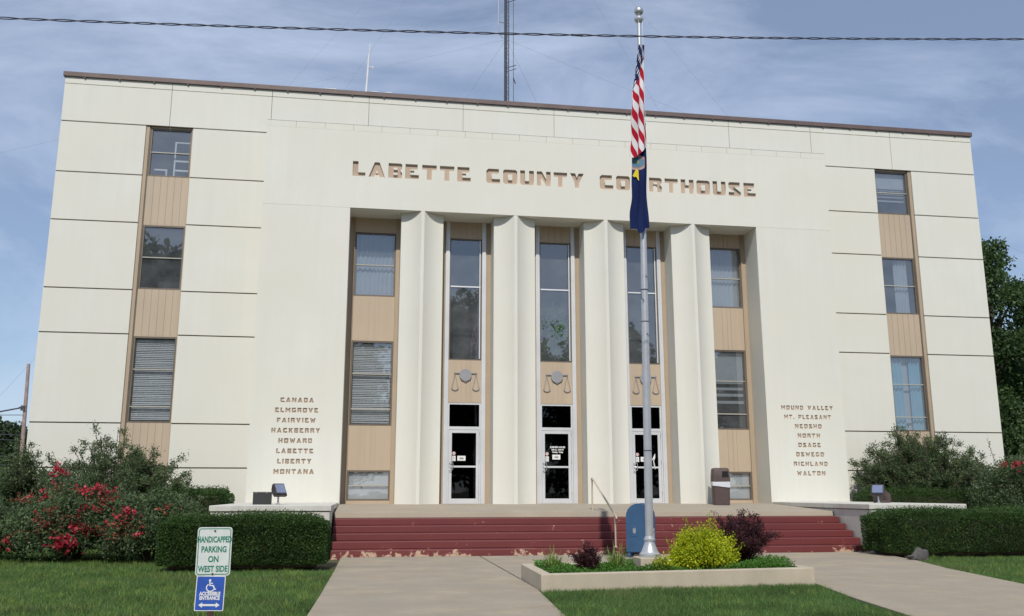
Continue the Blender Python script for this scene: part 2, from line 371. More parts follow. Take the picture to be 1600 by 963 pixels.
# ------------------------------------------------------------------ block lettering: outlines on a 10 x 10 grid, first contour outer, rest counters / islands
G = {
 'L': (7.4, [[(0,0),(7.4,0),(7.4,2.6),(3.2,2.6),(3.2,10),(0,10)]]),
 'A': (9.6, [[(0,0),(3.1,0),(3.7,1.3),(5.9,1.3),(6.5,0),(9.6,0),(6.2,10),(3.4,10)], [(4.2,2.6),(5.4,2.6),(4.8,4.6)]]),
 'B': (8.0, [[(0,0),(8,0),(8,3.6),(6.9,5.0),(8,6.6),(8,9.2),(7.3,10),(0,10)], [(3,2.2),(5.2,2.2),(5.2,3.6),(3,3.6)], [(3,5.6),(5.2,5.6),(5.2,7.0),(3,7.0)]]),
 'C': (8.6, [[(1,0),(8.6,0),(8.6,3),(3.4,3),(3.4,6.6),(7.8,6.6),(7.8,10),(1.4,10),(0,8.6),(0,1)]]),
 'D': (8.0, [[(0,0),(6.6,0),(8,1.6),(8,8.4),(6.6,10),(0,10)], [(3,2.6),(5.2,2.6),(5.2,7.4),(3,7.4)]]),
 'E': (8.0, [[(0,0),(8,0),(8,2.8),(3,2.8),(3,4.2),(5.2,4.2),(5.2,5.6),(3,5.6),(3,6.4),(7.2,6.4),(7.2,10),(0,10)]]),
 'F': (7.4, [[(0,0),(3,0),(3,3.4),(5.6,3.4),(5.6,5.2),(3,5.2),(3,6.8),(7.4,6.8),(7.4,10),(0,10)]]),
 'G': (8.6, [[(1,0),(8.6,0),(8.6,5.2),(5.4,5.2),(5.4,3),(3.2,3),(3.2,7),(8,7),(8,10),(1.4,10),(0,8.6),(0,1)]]),
 'H': (8.4, [[(0,0),(3,0),(3,3.8),(5.4,3.8),(5.4,0),(8.4,0),(8.4,10),(5.4,10),(5.4,6),(3,6),(3,10),(0,10)]]),
 'I': (3.0, [[(0,0),(3,0),(3,10),(0,10)]]),
 'K': (8.4, [[(0,0),(3,0),(3,3.6),(5,0),(8.4,0),(5.4,5.2),(8.2,10),(5,10),(3,6.4),(3,10),(0,10)]]),
 'M': (10.0, [[(0,0),(2.8,0),(2.8,5),(5,1.6),(7.2,5),(7.2,0),(10,0),(10,10),(7.4,10),(5,6),(2.6,10),(0,10)]]),
 'N': (8.8, [[(0,0),(2.9,0),(2.9,5.4),(5.9,0),(8.8,0),(8.8,10),(5.9,10),(5.9,4.6),(3.2,10),(0,10)]]),
 'O': (8.8, [[(1,0),(7.8,0),(8.8,1),(8.8,9),(7.8,10),(1,10),(0,9),(0,1)], [(3.1,2.8),(5.7,2.8),(5.7,6.6),(3.1,6.6)]]),
 'P': (8.0, [[(0,0),(3,0),(3,3),(8,3),(8,9),(7,10),(0,10)], [(3,5.2),(5.2,5.2),(5.2,7.4),(3,7.4)]]),
 'R': (8.2, [[(0,0),(3.0,0),(3.0,4.2),(3.9,4.2),(5.2,3),(5.2,0),(8.2,0),(8.2,3.8),(6.9,5.0),(8.2,6.4),(8.2,9),(7.2,10),(0,10)], [(3,5.4),(5.2,5.4),(5.2,6.8),(3,6.8)]]),
 'S': (8.2, [[(0,0),(8.2,0),(8.2,2.8),(3.8,6.6),(7.6,6.6),(7.6,10),(1,10),(0,9),(0,6),(4.0,2.8),(0,2.8)]]),
 'T': (8.6, [[(2.8,0),(5.8,0),(5.8,6.8),(8.6,6.8),(8.6,10),(0,10),(0,6.8),(2.8,6.8)]]),
 'U': (8.6, [[(1,0),(7.6,0),(8.6,1),(8.6,10),(5.6,10),(5.6,2.8),(3,2.8),(3,10),(0,10),(0,1)]]),
 'V': (9.0, [[(3,0),(6,0),(9,10),(5.9,10),(4.5,4.6),(3.1,10),(0,10)]]),
 'W': (11.0, [[(2,0),(4.6,0),(5.5,3.6),(6.4,0),(9,0),(11,10),(8.3,10),(7.5,5),(6.5,8.4),(4.5,8.4),(3.5,5),(2.7,10),(0,10)]]),
 'Y': (8.8, [[(2.9,0),(5.9,0),(5.9,3.6),(8.8,10),(5.5,10),(4.4,6.8),(3.3,10),(0,10),(2.9,3.6)]]),
 '.': (2.6, [[(0,0),(2.6,0),(2.6,2.6),(0,2.6)]]),
}
def line_width(txt, gap=1.9, space=6.0):
    return sum(space if c == ' ' else G[c][0]+gap for c in txt) - gap
def line_contours(txt, x0, x1, z0, h, gap=1.9, space=6.0):
    """contours of one line of block letters fitted between x0 and x1"""
    k = (x1-x0)/line_width(txt, gap, space); x = 0.0; out = []
    for c in txt:
        if c == ' ': x += space; continue
        for ct in G[c][1]: out.append([(x0+(x+a)*k, z0+b*h/10) for a, b in ct])
        x += G[c][0] + gap
    return out

def poly_curve_mesh(contours, thick):
    """filled flat outline (even-odd holes) in the XZ plane, centred on y=0, given thickness"""
    cu = D.curves.new('tmp', 'CURVE'); cu.dimensions = '2D'; cu.fill_mode = 'BOTH'; cu.extrude = thick/2
    for ct in contours:
        sp = cu.splines.new('POLY'); sp.points.add(len(ct)-1); sp.use_cyclic_u = True
        for p, (a, b) in zip(sp.points, ct): p.co = (a, b, 0, 1)
    o = D.objects.new('tmp', cu); COL.objects.link(o)
    bpy.context.view_layer.update()
    me = D.meshes.new_from_object(o.evaluated_get(bpy.context.evaluated_depsgraph_get()))
    D.objects.remove(o); D.curves.remove(cu)
    me.materials.clear()
    n = len(me.vertices); a = np.empty(n*3, 'f'); me.vertices.foreach_get('co', a); a = a.reshape(-1, 3)
    b = np.stack([a[:, 0], -a[:, 2], a[:, 1]], 1); me.vertices.foreach_set('co', b.ravel()); me.update()
    return me
def shift_mesh(me, dx=0, dy=0, dz=0):
    n = len(me.vertices); a = np.empty(n*3, 'f'); me.vertices.foreach_get('co', a)
    a = a.reshape(-1, 3) + np.array((dx, dy, dz), 'f'); me.vertices.foreach_set('co', a.ravel()); me.update(); return me

def text_mesh(txt, h, bold=0.0, sx=1.0, thick=0.001):
    """centred text in the XZ plane facing -Y"""
    cu = D.curves.new('tmp', 'FONT'); cu.body = txt; cu.size = h*1.37; cu.align_x = 'CENTER'; cu.offset = bold; cu.extrude = thick/2
    cu.resolution_u = 3
    o = D.objects.new('tmp', cu); COL.objects.link(o); bpy.context.view_layer.update()
    me = D.meshes.new_from_object(o.evaluated_get(bpy.context.evaluated_depsgraph_get()))
    D.objects.remove(o); D.curves.remove(cu); me.materials.clear()
    n = len(me.vertices); a = np.empty(n*3, 'f'); me.vertices.foreach_get('co', a); a = a.reshape(-1, 3)
    b = np.stack([a[:, 0]*sx, -a[:, 2], a[:, 1]], 1); me.vertices.foreach_set('co', b.ravel()); me.update()
    return me

# ------------------------------------------------------------------ ground and paths
def sheet(name, pts, z, m, kind='structure'):
    mb = MB(); mb.raw([(x, y, z) for x, y in pts], [tuple(range(len(pts)))])
    o = mb.build(name, m); return tag(o, kind=kind)
sheet('ground', [(-900, -900), (900, -900), (900, 900), (-900, 900)], -0.03, M['ground'])

PATH_L = [(-5.98, -5.97), (-6.00, -7.5), (-6.06, -11.8), (-6.14, -15.3), (-6.4, -26), (-4.3, -26), (-3.24, -15.7), (-3.03, -13.0)]
PATH_R = [(1.40, -12.70), (0.97, -14.5), (0.66, -16.3), (-0.9, -26), (2.0, -26), (4.48, -13.3), (5.13, -10.5), (5.70, -8.7), (6.10, -6.9), (6.22, -5.97)]
pv = MB()
def slab_poly(poly, z0, z1): pv.prism(poly[::-1] if False else poly, z0, z1)
# pavement cast in bays with thin tooled joints between them
cells = [
 [(-6.0,-5.99), (-6.03,-9.2), (-3.02,-9.19), (-3.02,-5.99)],
 [(-6.03,-9.235), (-6.09,-13.0), (-3.02,-13.0), (-3.02,-9.235)],
 [(-6.09,-13.035), (-6.16,-16.2), (-3.27,-16.2), (-3.03,-13.035)],
 [(-6.16,-16.235), (-6.4,-26), (-4.3,-26), (-3.27,-16.235)],
 [(-2.99,-5.99), (-2.99,-11.15), (1.365,-11.15), (1.365,-5.99)],
 [(1.385,-5.99), (1.385,-9.2), (5.54,-9.2), (5.70,-8.7), (6.10,-6.9), (6.22,-5.99)],
 [(1.385,-9.235), (1.385,-12.68), (4.62,-12.68), (5.13,-10.5), (5.535,-9.235)],
 [(1.385,-12.695), (0.97,-14.5), (0.66,-16.3), (4.0,-15.4), (4.48,-13.3), (4.617,-12.695)],
 [(0.655,-16.315), (-0.9,-26), (2.0,-26), (3.995,-15.415)],
]
for c in cells: pv.prism(c[::-1], -0.08, 0.016)
tag(pv.build('sidewalk', M['walk'], bevel=0.004), kind='structure')

# ------------------------------------------------------------------ courthouse
CH = thing('courthouse', 'large cream three storey courthouse with fluted portico and carved name above its entrance', 'courthouse', (0, 0, 0))
W, TOP = 14.6, 13.34
J = [11.97, 10.43, 8.99, 7.01, 5.737, 3.25, 2.04]
COLX = {'l': (-12.24, -10.91), 'r': (10.93, 12.26)}
g = 0.017
def joint_panels(x0, x1, levels):
    mb = MB(); zs = levels
    for a, b in zip(zs[:-1], zs[1:]): mb.box(x0, x1, 0.0, 0.045, b+g, a-g)
    return mb
lv = [J[0]+0.0] + J[1:] + [-0.1]
for x0, x1 in ((-W, -12.24), (-10.91, -8.66), (8.66, 10.93), (12.26, W)):
    mb = MB()
    zs = [J[0]] + J[1:] + [-0.05]
    for i in range(len(zs)-1):
        mb.box(x0, x1, 0.0, 0.05, zs[i+1]+(g if i < len(zs)-2 else 0), zs[i]-g)
    mb.build('wall_panel', M['wall'], CH, bevel=0.004)
    MB().box(x0, x1, 0.052, 0.30, -0.05, J[0]+0.1).build('wall_backing', M['sealant'], CH)
# upper band with its vertical joints
vj = [-W, -11.59, -8.69, -5.79, -2.88, 0.02, 2.925, 5.86, 8.72, 11.59, W]
mb = MB()
for a, b in zip(vj[:-1], vj[1:]):
    mb.box(a+(0.006 if a > -W else 0), b-(0.006 if b < W else 0), 0.0, 0.05, J[0]+g, 13.125)
    mb.box(a+(0.006 if a > -W else 0), b-(0.006 if b < W else 0), 0.0, 0.05, 13.143, TOP)
mb.build('parapet_wall', M['wall'], CH, bevel=0.003)
MB().box(-W, W, 0.052, 0.30, J[0]+0.102, TOP-0.001).build('parapet_backing', M['lightjoint'], CH)
mb = MB(); mb.box(-W-0.05, W+0.05, -0.06, 0.36, TOP+0.002, TOP+0.145)
cp = mb.build('coping', M['coping'], CH, bevel=0.008)
for k in range(30):
    x = -W+0.55+k*0.968
    MB().box(x-0.022, x+0.022, -0.052, -0.002, TOP-0.035, TOP+0.0005).build('coping_clip', M['coping'], cp)
for x0, x1 in ((-7.15, -6.8), (-5.75, -5.55), (-5.3, -5.1)):
    MB().box(x0, x1, -0.068, 0.2, TOP+0.147, TOP+0.157).build('flashing', M['flash'], cp)
# returns, back wall, roof
mb = MB(); mb.box(-W, -W+0.2, 0.302, 15, -0.05, TOP-0.002); mb.box(W-0.2, W, 0.302, 15, -0.05, TOP-0.002)
mb.box(-W+0.202, W-0.202, 14.8, 15, -0.05, TOP-0.002)
mb.build('side_wall', M['wall'], CH)
MB().box(-W+0.21, W-0.21, 0.31, 14.79, 12.9, 13.0).build('roof', M['roof'], CH)

# --- windows
def frame_bars(x0, x1, z0, z1, y0, y1, w):
    mb = MB()
    mb.box(x0, x0+w, y0, y1, z0, z1); mb.box(x1-w, x1, y0, y1, z0, z1)
    mb.box(x0+w, x1-w, y0, y1, z1-w, z1); mb.box(x0+w, x1-w, y0, y1, z0, z0+w)
    return mb

def blinds(x0, x1, z0, z1, y, pitch=0.052, tilt=0.98, gaps=()):
    mb = MB(); z = z1-0.03; k = 0
    while z > z0:
        tl = tilt+0.12*math.sin(k*1.7); d = 0.026*math.cos(tl); dz = 0.026*math.sin(tl); sag = 0.004*math.sin(k*2.3)
        mb.raw([(x0, y-d, z-dz+sag), (x1, y-d, z-dz-sag), (x1, y+d, z+dz-sag), (x0, y+d, z+dz+sag)], [(0, 1, 2, 3)])
        z -= pitch*(1+0.1*math.sin(k*3.1)); k += 1
    return mb
def curtain(x0, x1, z0, z1, y, n=60, amp=0.022, per=0.13):
    mb = MB(); vs = []
    for i in range(n+1):
        x = x0+(x1-x0)*i/n; yy = y+amp*math.sin(x*2*math.pi/per+0.9*math.sin(x*7))
        vs += [(x, yy, z0), (x, yy, z1)]
    mb.raw(vs, [(2*i, 2*i+2, 2*i+3, 2*i+1) for i in range(n)]); return mb

def vpane(x0, x1, y, z0, z1): return MB().raw([(x0, y, z0), (x1, y, z0), (x1, y, z1), (x0, y, z1)], [(0, 1, 2, 3)])
def window(x0, x1, z0, z1, yf, rails, cover, fr='bronze', sashm='sash', w=0.045, rail_h=0.03):
    f = frame_bars(x0, x1, z0, z1, yf, yf+0.09, w).build('window', M[fr], CH)
    for z in rails: MB().box(x0+w, x1-w, yf+0.012, yf+0.06, z-rail_h/2, z+rail_h/2).build('sash_rail', M[sashm], f)
    cuts = [z0+w] + sorted(rails) + [z1-w]
    for i, (a, b) in enumerate(zip(cuts[:-1], cuts[1:])):
        vpane(x0+w*0.8, x1-w*0.8, yf+0.045, a+(rail_h/2 if i else 0), b-(rail_h/2 if i < len(cuts)-2 else 0)).build('pane', M['pane'], f)
    # dim room behind the glass
    b = MB(); e = 0.25
    b.raw([(x0-e, yf+1.3, z0-e), (x1+e, yf+1.3, z0-e), (x1+e, yf+1.3, z1+e), (x0-e, yf+1.3, z1+e),
           (x0-e, yf+0.1, z0-e), (x1+e, yf+0.1, z0-e), (x1+e, yf+0.1, z1+e), (x0-e, yf+0.1, z1+e)],
          [(0, 1, 2, 3), (0, 4, 5, 1), (1, 5, 6, 2), (2, 6, 7, 3), (3, 7, 4, 0)])
    b.build('room_interior', M['room'], f)
    i0, i1 = x0+w, x1-w
    if cover == 'blind':
        blinds(i0+0.02, i1-0.02, rails[0] if rails else z0, z1-w, yf+0.13).build('blind', M['blind'], f)
        if len(rails) > 1: pass
    elif cover == 'blind_full':
        blinds(i0+0.02, i1-0.02, z0+w+0.01, z1-w, yf+0.13).build('blind', M['blind'], f)
    elif cover == 'curtain':
        curtain(i0-0.02, i1+0.02, z0, z1, yf+0.17).build('curtain', M['curtain'], f, smooth=True)
    elif cover == 'curtain_part':
        curtain(i0+0.42*(i1-i0), i0+0.86*(i1-i0), z0, z1, yf+0.17, 40).build('curtain', M['curtain'], f, smooth=True)
    elif cover == 'curtain_blue':
        curtain(i0, i0+0.42*(i1-i0), z0, z1, yf+0.17, 40, 0.03).build('curtain', M['curtain_blue'], f, smooth=True)
        curtain(i0+0.62*(i1-i0), i1, z0, z1, yf+0.17, 40, 0.03).build('curtain', M['curtain_blue'], f, smooth=True)
        MB().box(i0, i1, yf+0.24, yf+0.245, z0, z1).build('sheer_curtain', M['curtain'], f)
    elif cover == 'shelves':
        s = MB()
        for (a, bb, c, d) in ((0.62, 0.97, 0.92, 0.95), (0.62, 0.97, 0.44, 0.49), (0.62, 0.97, 0.20, 0.245), (0.58, 0.62, 0.05, 0.95),
                              (0.08, 0.42, 0.20, 0.24), (0.38, 0.42, 0.04, 0.20)):
            s.box(i0+a*(i1-i0), i0+bb*(i1-i0), yf+0.16, yf+0.20, z0+c*(z1-z0)*0.82, z0+d*(z1-z0)*0.82)
        s.build('shelf', M['paper'], f)
    elif cover == 'half_shade':
        MB().box(i0, i1, yf+0.12, yf+0.125, z0+0.5*(z1-z0), z1).build('roller_shade', M['curtain'], f)
    elif cover == 'shade_stack':
        MB().box(i0, i1, yf+0.14, yf+0.145, z0+0.62*(z1-z0), z1).build('roller_shade', M['curtain'], f)
        bl = MB()
        for k, zz in enumerate((0.58, 0.50, 0.42, 0.33)): bl.box(i0, i1, yf+0.18, yf+0.20, z0+zz*(z1-z0), z0+(zz+0.035)*(z1-z0))
        bl.build('shelf', M['curtain'], f)
    elif cover == 'frosted':
        curtain(i0, i1, z0, z1, yf+0.10, 30, 0.006, 0.3).build('curtain', M['blind'], f, smooth=True)
    return f

def panel(x0, x1, z0, z1, y, grooves=(), m='tan', name='spandrel_panel'):
    xs = [x0]+sorted(grooves)+[x1]; mb = MB()
    for i, (a, b) in enumerate(zip(xs[:-1], xs[1:])):
        mb.box(a+(0.007 if i else 0), b-(0.007 if i < len(xs)-2 else 0), y, y+0.012, z0, z1)
    mb.box(x0, x1, y+0.013, y+0.06, z0, z1)
    return mb.build(name, M[m], CH)

# wing window columns
YW = 0.10
covers = {'l': ('shelves', None, 'blind_full'), 'r': ('shade_stack', 'curtain_part', 'curtain_blue')}
for s in 'lr':
    a, b = COLX[s]
    jl, jr = (0.10, 0.03) if s == 'l' else (0.03, 0.10)
    # painted jambs either side of the column, the outer one a moulded angle
    mb = MB(); mb.box(a, a+jl, YW-0.05, 0.30, -0.05, J[0]); mb.box(b-jr, b, YW-0.05, 0.30, -0.05, J[0])
    mb.build('jamb', M['tan_jamb'], CH, bevel=0.006)
    mb = MB()
    if s == 'l': mb.box(a+jl+0.001, a+jl+0.03, YW-0.02, 0.2, -0.05, J[0]-0.001)
    else: mb.box(b-jr-0.03, b-jr-0.001, YW-0.02, 0.2, -0.05, J[0]-0.001)
    mb.build('jamb_trim', M['bronze'], CH)
    x0, x1 = (a+jl+0.032, b-jr-0.002) if s == 'l' else (a+jl+0.002, b-jr-0.032)
    gr = [x0+(x1-x0)*k/6 for k in range(1, 6)]
    window(x0, x1, 10.44, 11.93, YW, [11.19], covers[s][0])
    window(x0, x1, 7.06, 8.955, YW, [8.0], covers[s][1])
    window(x0, x1, 3.27, 5.69, YW, [3.72, 4.76], covers[s][2])
    for z0, z1 in ((11.932, J[0]+0.03), (8.957, 10.438), (5.692, 7.058), (-0.05, 3.268)):
        panel(x0, x1, z0, z1, YW-0.005, gr)

# --- portico
PX, PY, RX, SOF = 8.69, -0.88, 6.22, 9.47
FY = 0.09                                          # face of the infill wall at the back of the recess
names_l = ['CANADA', 'ELMGROVE', 'FAIRVIEW', 'HACKBERRY', 'HOWARD', 'LABETTE', 'LIBERTY', 'MONTANA']
names_r = ['MOUND VALLEY', 'MT. PLEASANT', 'NEOSHO', 'NORTH', 'OSAGE', 'OSWEGO', 'RICHLAND', 'WALTON']
width_r = {'MOUND VALLEY': 1.66, 'MT. PLEASANT': 1.50}
def list_contours(names, cx, ztop, pitch, h):
    lines = []
    for i, t in enumerate(names):
        wdt = width_r.get(t, line_width(t, 2.6)*h/10*1.03)
        z = ztop-i*pitch-h
        lines.append(line_contours(t, cx-wdt/2, cx+wdt/2, z, h, 2.6, 8.0))
    return lines
def skin(name, outer, lines, depth, lmat=None):
    allc = [outer] + [c for l in lines for c in l]
    me = shift_mesh(poly_curve_mesh(allc, depth), dy=PY+depth/2)
    o = link_mesh(name, me, M['wall_stone'], CH)
    for l in lines:
        lm = shift_mesh(poly_curve_mesh(l, 0.004), dy=PY+depth-0.006)
        link_mesh('inscription', lm, lmat or M['letter'], o)
    return o
DP = 0.075
big = [line_contours('LABETTE', -6.19, -2.72, 10.44, 0.455), line_contours('COUNTY', -2.25, 0.74, 10.44, 0.455), line_contours('COURTHOUSE', 1.24, 6.27, 10.44, 0.455)]
skin('fascia', [(-PX, SOF), (PX, SOF), (PX, 11.83), (-PX, 11.83)], big, DP)
skin('pier_face', [(-PX, 1.06), (-RX, 1.06), (-RX, SOF-0.004), (-PX, SOF-0.004)], list_contours(names_l, -7.46, 3.935, 0.277, 0.130), 0.035, M['small_letter'])
skin('pier_face', [(RX, 1.06), (PX, 1.06), (PX, SOF-0.004), (RX, SOF-0.004)], list_contours(names_r, 7.52, 3.935, 0.277, 0.130), 0.035, M['small_letter'])
mb = MB(); mb.box(-PX, PX, PY+DP+0.002, 0.6, SOF+0.0, 11.828); mb.build('portico_beam', M['wall_stone'], CH)
for a, b in ((-PX, -RX), (RX, PX)):
    MB().box(a, b, PY+0.037, 0.20, 0.0, SOF-0.002).build('pier', M['wall_stone'], CH)
mb = MB(); n = 21; st = 2*PX/n
for k in range(n): mb.box(-PX+k*st+0.004, -PX+(k+1)*st-0.004, PY+0.0005, -0.002, 11.831, 12.02)
mb.build('portico_coping', M['wall_stone'], CH, bevel=0.004)
MB().box(-PX+0.01, PX-0.01, PY+0.01, -0.003, 11.83, 12.005).build('portico_coping_bed', M['lightjoint'], CH)
FIN = [-4.11, -1.357, 1.403, 4.163]; HW = 0.62; TIP = 0.046
def fin_poly(cx):
    right = [(TIP + (HW-TIP)*t, PY + 0.28*(1-(1-t)**2.15)) for t in [i/16 for i in range(17)]]
    pts = [(cx+x, y) for x, y in right] + [(cx+HW, 0.2)] + [(cx-HW, 0.2)] + [(cx-x, y) for x, y in right[::-1]]
    return pts
for cx in FIN:
    MB().prism(fin_poly(cx), 1.0, SOF-0.003).build('column', M['wall_stone'], CH, smooth=True)

MB().box(-PX+0.002, PX-0.002, PY+0.004, -0.003, 12.022, 12.03).build('ledge_bounce_blocker', M['tower'], CH)  # added dark sheet on the unseen ledge top, stops light bouncing onto the parapet
# --- infill of the outer bays
for s, (a, b) in (('l', (-RX, FIN[0]-HW)), ('r', (FIN[3]+HW, RX))):
    x0, x1 = (-6.06, -4.85) if s == 'l' else (4.90, 6.06)
    mb = MB(); mb.box(a+0.001, x0-0.002, FY-0.03, FY+0.06, 1.0, SOF-0.004); mb.box(x1+0.002, b-0.001, FY-0.03, FY+0.06, 1.0, SOF-0.004)
    mb.build('jamb', M['tan_jamb'], CH, bevel=0.004)
    mb = MB(); e = (x0-0.032, x0-0.004) if s == 'l' else (x1+0.004, x1+0.032)
    mb.box(e[0], e[1], FY-0.06, FY-0.031, 1.0, SOF-0.005); mb.build('jamb_trim', M['tan_jamb'], CH)
    gr = [x0+(x1-x0)*t for t in (0.39, 0.53, 0.64)]
    window(x0, x1, 7.065, 9.02, FY, [8.02], 'curtain')
    window(x0, x1, 3.26, 5.725, FY, [3.74, 4.755], 'blind_full' if s == 'l' else 'shade_stack')
    window(x0, x1, 1.15, 1.99, FY, [1.57], 'frosted')
    for z0, z1 in ((9.022, SOF-0.005), (5.727, 7.063), (1.992, 3.258)): panel(x0, x1, z0, z1, FY-0.012, gr)
    panel(x0, x1, 1.0, 1.148, FY-0.012)

# --- entrance bays: tall window, emblem panel, transom and door between full height aluminium mullions
def emblem(cx):
    y = FY-0.012; z = 4.80
    e = MB(); e.prism([(cx+0.18*math.cos(t), z-0.03+0.18*math.sin(t)) for t in [2*math.pi*i/28 for i in range(28)]], y-0.05, y-0.02, 'y')
    o = e.build('scales_emblem', M['emblem'], CH, bevel=0.004)
    b = MB(); b.box(cx-0.34, cx-0.178, y-0.04, y-0.015, z+0.02, z+0.038); b.box(cx+0.178, cx+0.34, y-0.04, y-0.015, z+0.02, z+0.038)
    for s in (-1, 1):
        hx = cx+s*0.31
        b.box(hx-0.012, hx+0.012, y-0.036, y-0.018, z+0.038, z+0.06)
        b.tube([(hx, y-0.028, z+0.02), (hx-0.09, y-0.028, z-0.40)], 0.006, 6); b.tube([(hx, y-0.028, z+0.02), (hx+0.09, y-0.028, z-0.40)], 0.006, 6)
        b.tube([(hx+0.10*math.cos(t), y-0.028, z-0.40-0.075*math.sin(t)) for t in [math.pi*i/10 for i in range(11)]], 0.012, 6)
    b.box(cx-0.03, cx+0.03, y-0.038, y-0.018, z-0.235, z-0.212)
    b.build('scale_pans', M['emblem'], o)
hours = [('BUSINESS HOURS', 0.05, 2.665), ('8:30 am - 5:00 PM', 0.042, 2.595), ('Monday - Friday', 0.042, 2.525)]
for bi, cx in enumerate(((FIN[0]+FIN[1])/2, (FIN[1]+FIN[2])/2, (FIN[2]+FIN[3])/2)):
    a, b = cx-0.758, cx+0.758
    x0, x1 = cx-0.49, cx+0.49
    mb = MB(); mb.box(a, x0-0.121, FY, FY+0.06, 1.0, SOF-0.005); mb.box(x1+0.121, b, FY, FY+0.06, 1.0, SOF-0.005)
    mb.build('jamb', M['tan_jamb'], CH)
    mb = MB()
    for u, v in ((x0-0.12, x0-0.002), (x1+0.002, x1+0.12)):
        mb.box(u, v, FY-0.05, FY+0.05, 1.0, SOF-0.006)
        mb.box(u+0.045, v-0.045, FY-0.066, FY-0.051, 1.0, SOF-0.007)
    mb.build('mullion', M['alu'], CH, bevel=0.004)
    fr = window(x0, x1, 5.22, 8.95, FY, [7.46], None, fr='bronze', sashm='white_alu', w=0.035, rail_h=0.04)
    mb = MB(); mb.box(x1-0.075, x1-0.045, FY-0.02, FY+0.02, 5.27, 8.9); mb.build('glazing_bead', M['white_alu'], fr)
    panel(x0, x1, 8.952, SOF-0.006, FY-0.012, [cx-0.2, cx, cx+0.2])
    panel(x0, x1, 3.96, 5.218, FY-0.012, [cx-0.10, cx+0.05, cx+0.17])
    emblem(cx+0.02)
    # transom light
    t = frame_bars(x0, x1, 3.215, 3.958, FY, FY+0.08, 0.05).build('transom_window', M['alu'], CH)
    vpane(x0+0.04, x1-0.04, FY+0.04, 3.25, 3.92).build('pane', M['pane_dark'], t)
    # door leaf
    d = MB(); y0, y1 = FY+0.01, FY+0.06; zb = 1.085; st = 0.085
    d.box(x0+0.05, x0+0.05+st, y0, y1, zb, 3.17); d.box(x1-0.05-st, x1-0.05, y0, y1, zb, 3.17)
    d.box(x0+0.05+st, x1-0.05-st, y0, y1, 3.08, 3.17); d.box(x0+0.05+st, x1-0.05-st, y0, y1, zb, 1.20)
    d.box(x0+0.05+st, x1-0.05-st, y0+0.005, y1, 2.085, 2.135)
    do = d.build('door', M['alu'], CH, bevel=0.003)
    f = MB(); f.box(x0, x0+0.045, FY, FY+0.07, 1.06, 3.213); f.box(x1-0.045, x1, FY, FY+0.07, 1.06, 3.213); f.box(x0+0.045, x1-0.045, FY, FY+0.07, 3.175, 3.213)
    f.box(x0+0.045, x1-0.045, FY-0.02, FY+0.07, 1.055, 1.08)
    f.build('door_frame', M['alu'], do, bevel=0.003)
    for z0, z1 in ((1.19, 2.09), (2.13, 3.09)):
        vpane(x0+0.13, x1-0.13, y0+0.02, z0, z1).build('door_pane', M['pane_dark'], do)
    MB().box(x0-0.1, x1+0.1, FY+1.5, FY+1.52, 1.0, 4.1).build('room_interior', M['room'], do)
    hx = x0+0.10
    h = MB(); h.tube([(hx-0.02, y0, 2.22), (hx-0.02, y0-0.05, 2.22), (hx+0.055, y0-0.075, 2.235), (hx+0.075, y0-0.08, 2.13), (hx+0.055, y0-0.075, 2.02), (hx-0.02, y0-0.05, 2.00), (hx-0.02, y0, 2.00)], 0.013, 8)
    h.tube([(hx+0.06, y0-0.076, 2.125), (hx-0.02, y0-0.05, 2.125), (hx-0.02, y0, 2.125)], 0.010, 8)
    h.build('handle', M['steel'], do, smooth=True)
    hg = MB()
    for z in (1.3, 2.2, 3.0): hg.tube([(x1-0.047, y0-0.012, z), (x1-0.047, y0-0.012, z+0.11)], 0.009, 8)
    hg.build('hinge', M['steel'], do)
    # papers stuck to the glass
    yp = y0+0.016; sx = x0+0.20
    p = MB(); p.prism([(sx+0.048*math.cos(t), 2.49+0.05*math.sin(t)) for t in [2*math.pi*i/20 for i in range(20)]], yp, yp+0.002, 'y')
    so = p.build('sticker', M['paper'], do)
    q = MB(); q.box(sx-0.028, sx+0.028, yp-0.0015, yp, 2.478, 2.502); q.build('sticker_mark', M['red_ink'], so) if False else None
    MB().prism([(sx+0.040*math.cos(t), 2.49+0.042*math.sin(t)) for t in [2*math.pi*i/20 for i in range(20)]], yp-0.0015, yp-0.0005, 'y').build('red_disc', M['red_ink'], do)
    MB().prism([(sx+0.030*math.cos(t), 2.49+0.031*math.sin(t)) for t in [2*math.pi*i/20 for i in range(20)]], yp-0.003, yp-0.002, 'y').build('sticker', M['paper'], do)
    MB().box(sx-0.017, sx+0.022, yp-0.0045, yp-0.0035, 2.482, 2.500).build('red_mark', M['red_ink'], do)
    p = MB(); p.box(sx-0.05, sx+0.05, yp, yp+0.002, 2.27, 2.42); p.build('notice', M['paper'], do)
    ink = MB()
    for k in range(5): ink.box(sx-0.035, sx-0.035+0.03+0.034*((k*7) % 3)/2, yp-0.0015, yp-0.0005, 2.395-k*0.026, 2.403-k*0.026)
    ink.build('notice_print', M['ink'], do)
    nx = sx+(0.22 if bi != 1 else 0.28); nz = 2.28 if bi != 1 else 2.33
    p = MB(); p.box(nx-0.12, nx+0.12, yp, yp+0.002, nz, nz+0.14); p.build('notice', M['paper'], do)
    ink = MB()
    for k in range(6): ink.box(nx-0.05+0.02*k, nx-0.036+0.02*k, yp-0.0015, yp-0.0005, nz+0.035+0.01*(k % 2), nz+0.10-0.008*(k % 3))
    ink.build('notice_print', M['ink'], do)
    if bi == 1:
        for tx, hh, z in hours:
            me = shift_mesh(text_mesh(tx, hh, 0.003, 0.86), cx+0.03, yp, z); link_mesh('opening_hours', me, M['white'], do)
